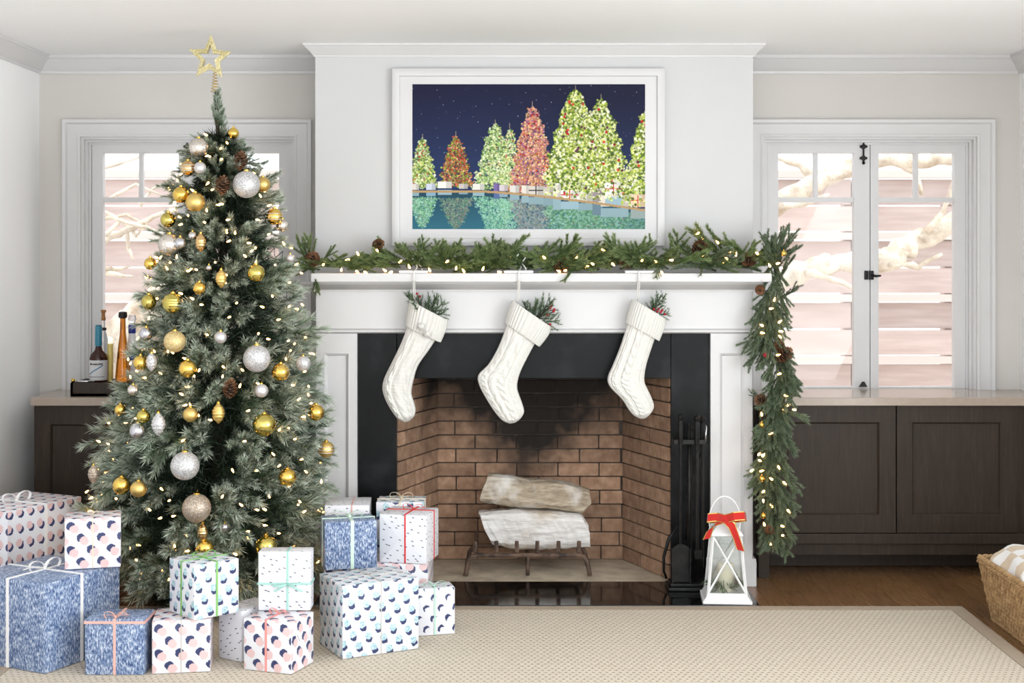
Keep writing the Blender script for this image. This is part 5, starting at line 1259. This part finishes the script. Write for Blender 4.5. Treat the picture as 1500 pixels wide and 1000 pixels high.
# ------------------------------------------------------------------ tray and bottles on the left counter
TZ = CZ1+.0005
ty = .28
tr = thing('serving_tray', 'dark wooden tray on the left counter holding bottles', 'tray', (X(150, ty), ty, TZ))
tx0, tx1 = X(106, ty-.05), X(215, ty)
MB().box(tx0, tx1, ty-.08, ty+.15, TZ, TZ+.012).box(tx0, tx1, ty-.08, ty-.068, TZ, TZ+.062).box(tx0, tx1, ty+.138, ty+.15, TZ, TZ+.062).box(tx0, tx0+.012, ty-.08, ty+.15, TZ, TZ+.062).box(tx1-.012, tx1, ty-.08, ty+.15, TZ, TZ+.062).build('box', MT['oak'], tr)
MB().box(tx0+.012, tx1-.012, ty-.068, ty+.138, TZ+.012, TZ+.058).build('inner_shelf', MT['oak'], tr)
BZ = TZ+.0585
def bottle(label, px, y, prof, glass, extra):
    c = (X(px, y), y, BZ); root = thing('bottle', label, 'bottle', c, group='bottles on the tray')
    MB().lathe(prof, 24, c).build('glass_body', glass, root, 'auto')
    for (nm, pr, m_) in extra: MB().lathe(pr, 24, c).build(nm, m_, root, 'auto')
    return root, c
G_dark = bottle_glass('dark_whisky_glass', S(60,24,18)); G_dark.node_tree.nodes['Principled BSDF'].inputs['Transmission Weight'].default_value = .25
G_amber = bottle_glass('amber_tequila_glass', S(216,140,40)); G_clear = bottle_glass('clear_bottle_glass', S(236,240,244))
MT['blabel'] = mat('pale_bottle_label', S(206,206,208), .6); MT['bblue'] = mat('blue_sealing_wax', S(46,126,150), .4); MT['bnavy'] = mat('blue_print', S(40,110,150), .6); MT['byellow'] = mat('yellow_liqueur_box', S(226,204,120), .6); MT['bstop'] = mat('black_stopper', S(24,22,22), .5); MT['bcobalt'] = mat('cobalt_paint', S(40,60,150), .3)
b1y = .27; k1 = (CAM_D+b1y)/F_PX
rt, c = bottle('dark whisky bottle with blue wax neck and pale label', 144.5, b1y, [(.02, 0), (.040, .003), (.0425, .01), (.0425, .112), (.036, .132), (.018, .150), (.0145, .165), (.0145, .265), (.012, .267)], G_dark,
   [('label', [(.0428, .012), (.0432, .013), (.0432, .104), (.0428, .105)], MT['blabel']), ('wax_neck', [(.0152, .170), (.0168, .178), (.0164, .200), (.0156, .262), (.012, .269), (.001, .270)], MT['bblue'])])
lb = [ch for ch in rt.children if ch.name.startswith('label')][0]
mb = MB()
def lab_pt(a, z, e=.0008): return Vector((c[0]+(.0432+e)*math.sin(a), c[1]-(.0432+e)*math.cos(a), c[2]+z))
mb.strip([lab_pt(-.85+1.6*f, .040+.042*f) for f in [i/8 for i in range(9)]], (0,.0,1), .005, .0006); mb.build('diagonal_stripe', MT['bnavy'], lb)
mb = MB(); r10 = random.Random(8)
a = -.72                                                  # illegible script line as in the photograph
while a < .7:
    w = r10.uniform(.06, .12); mb.strip([lab_pt(a, .083), lab_pt(a+w*.5, .083+r10.uniform(.006, .011)), lab_pt(a+w, .084)], (.5,0,.5), .0018, .0005); a += w*1.15
mb.strip([lab_pt(-.9+1.8*i/10, .028) for i in range(11)], (0,0,1), .0022, .0005); mb.build('print', MT['slate'], lb)
bottle('tall amber bottle with black stopper', 180, .30, [(.02, 0), (.034, .003), (.036, .012), (.034, .04), (.026, .13), (.0135, .235), (.0125, .30), (.011, .305)], G_amber, [('stopper', [(.012, .298), (.019, .302), (.021, .312), (.019, .328), (.010, .331), (.001, .331)], MT['bstop'])])
bottle('clear decanter painted with cobalt blue and white', 193.5, .36, [(.02, 0), (.030, .004), (.034, .03), (.032, .12), (.018, .2), (.014, .25), (.016, .27)], mat('white_porcelain', S(232,234,240), .2), [('blue_band', [(.0165, .225), (.0178, .228), (.0178, .262), (.0168, .265)], MT['bcobalt']), ('blue_flower', [(.033, .10), (.0338, .105), (.0325, .125), (.0315, .13)], MT['bcobalt']), ('glass_stopper', [(.006, .268), (.012, .275), (.020, .292), (.016, .312), (.001, .316)], G_clear)])
bottle('slim clear bottle with cork behind the whisky bottle', 151.5, .37, [(.01, 0), (.020, .003), (.0205, .2), (.010, .24), (.008, .26), (.008, .29)], G_clear, [('cork', [(.0075, .285), (.010, .286), (.011, .296), (.0085, .304), (.0085, .322), (.0125, .325), (.0125, .336), (.001, .337)], MT['cork']), ('black_collar', [(.0105, .238), (.014, .24), (.014, .25), (.009, .252)], MT['bstop'])])
o = tag(MB().lathe([(.012, 0), (.0135, .002), (.0135, .175), (.012, .178), (.001, .179)], 20, (X(161.5, .30), .30, BZ)).build('tall_candle', MT['byellow'], None, 'auto'), 'slim pale yellow candle between the whisky and amber bottles', 'candle')
tk = thing('bottle_opener', 'small silver bar tool with gold knob lying on the tray front', 'bar tool', (X(118, .215), .215, TZ+.062))
MB().tube([(X(112, .215), .215, TZ+.0665), (X(125, .22), .22, TZ+.0665), (X(138, .225), .228, TZ+.0665)], [.006, .005, .004], 8).build('shaft', MT['silver'], tk, True)
MB().ball((X(107, .215), .215, TZ+.071), .010, 12, 8).build('knob', MT['gold'], tk, True)
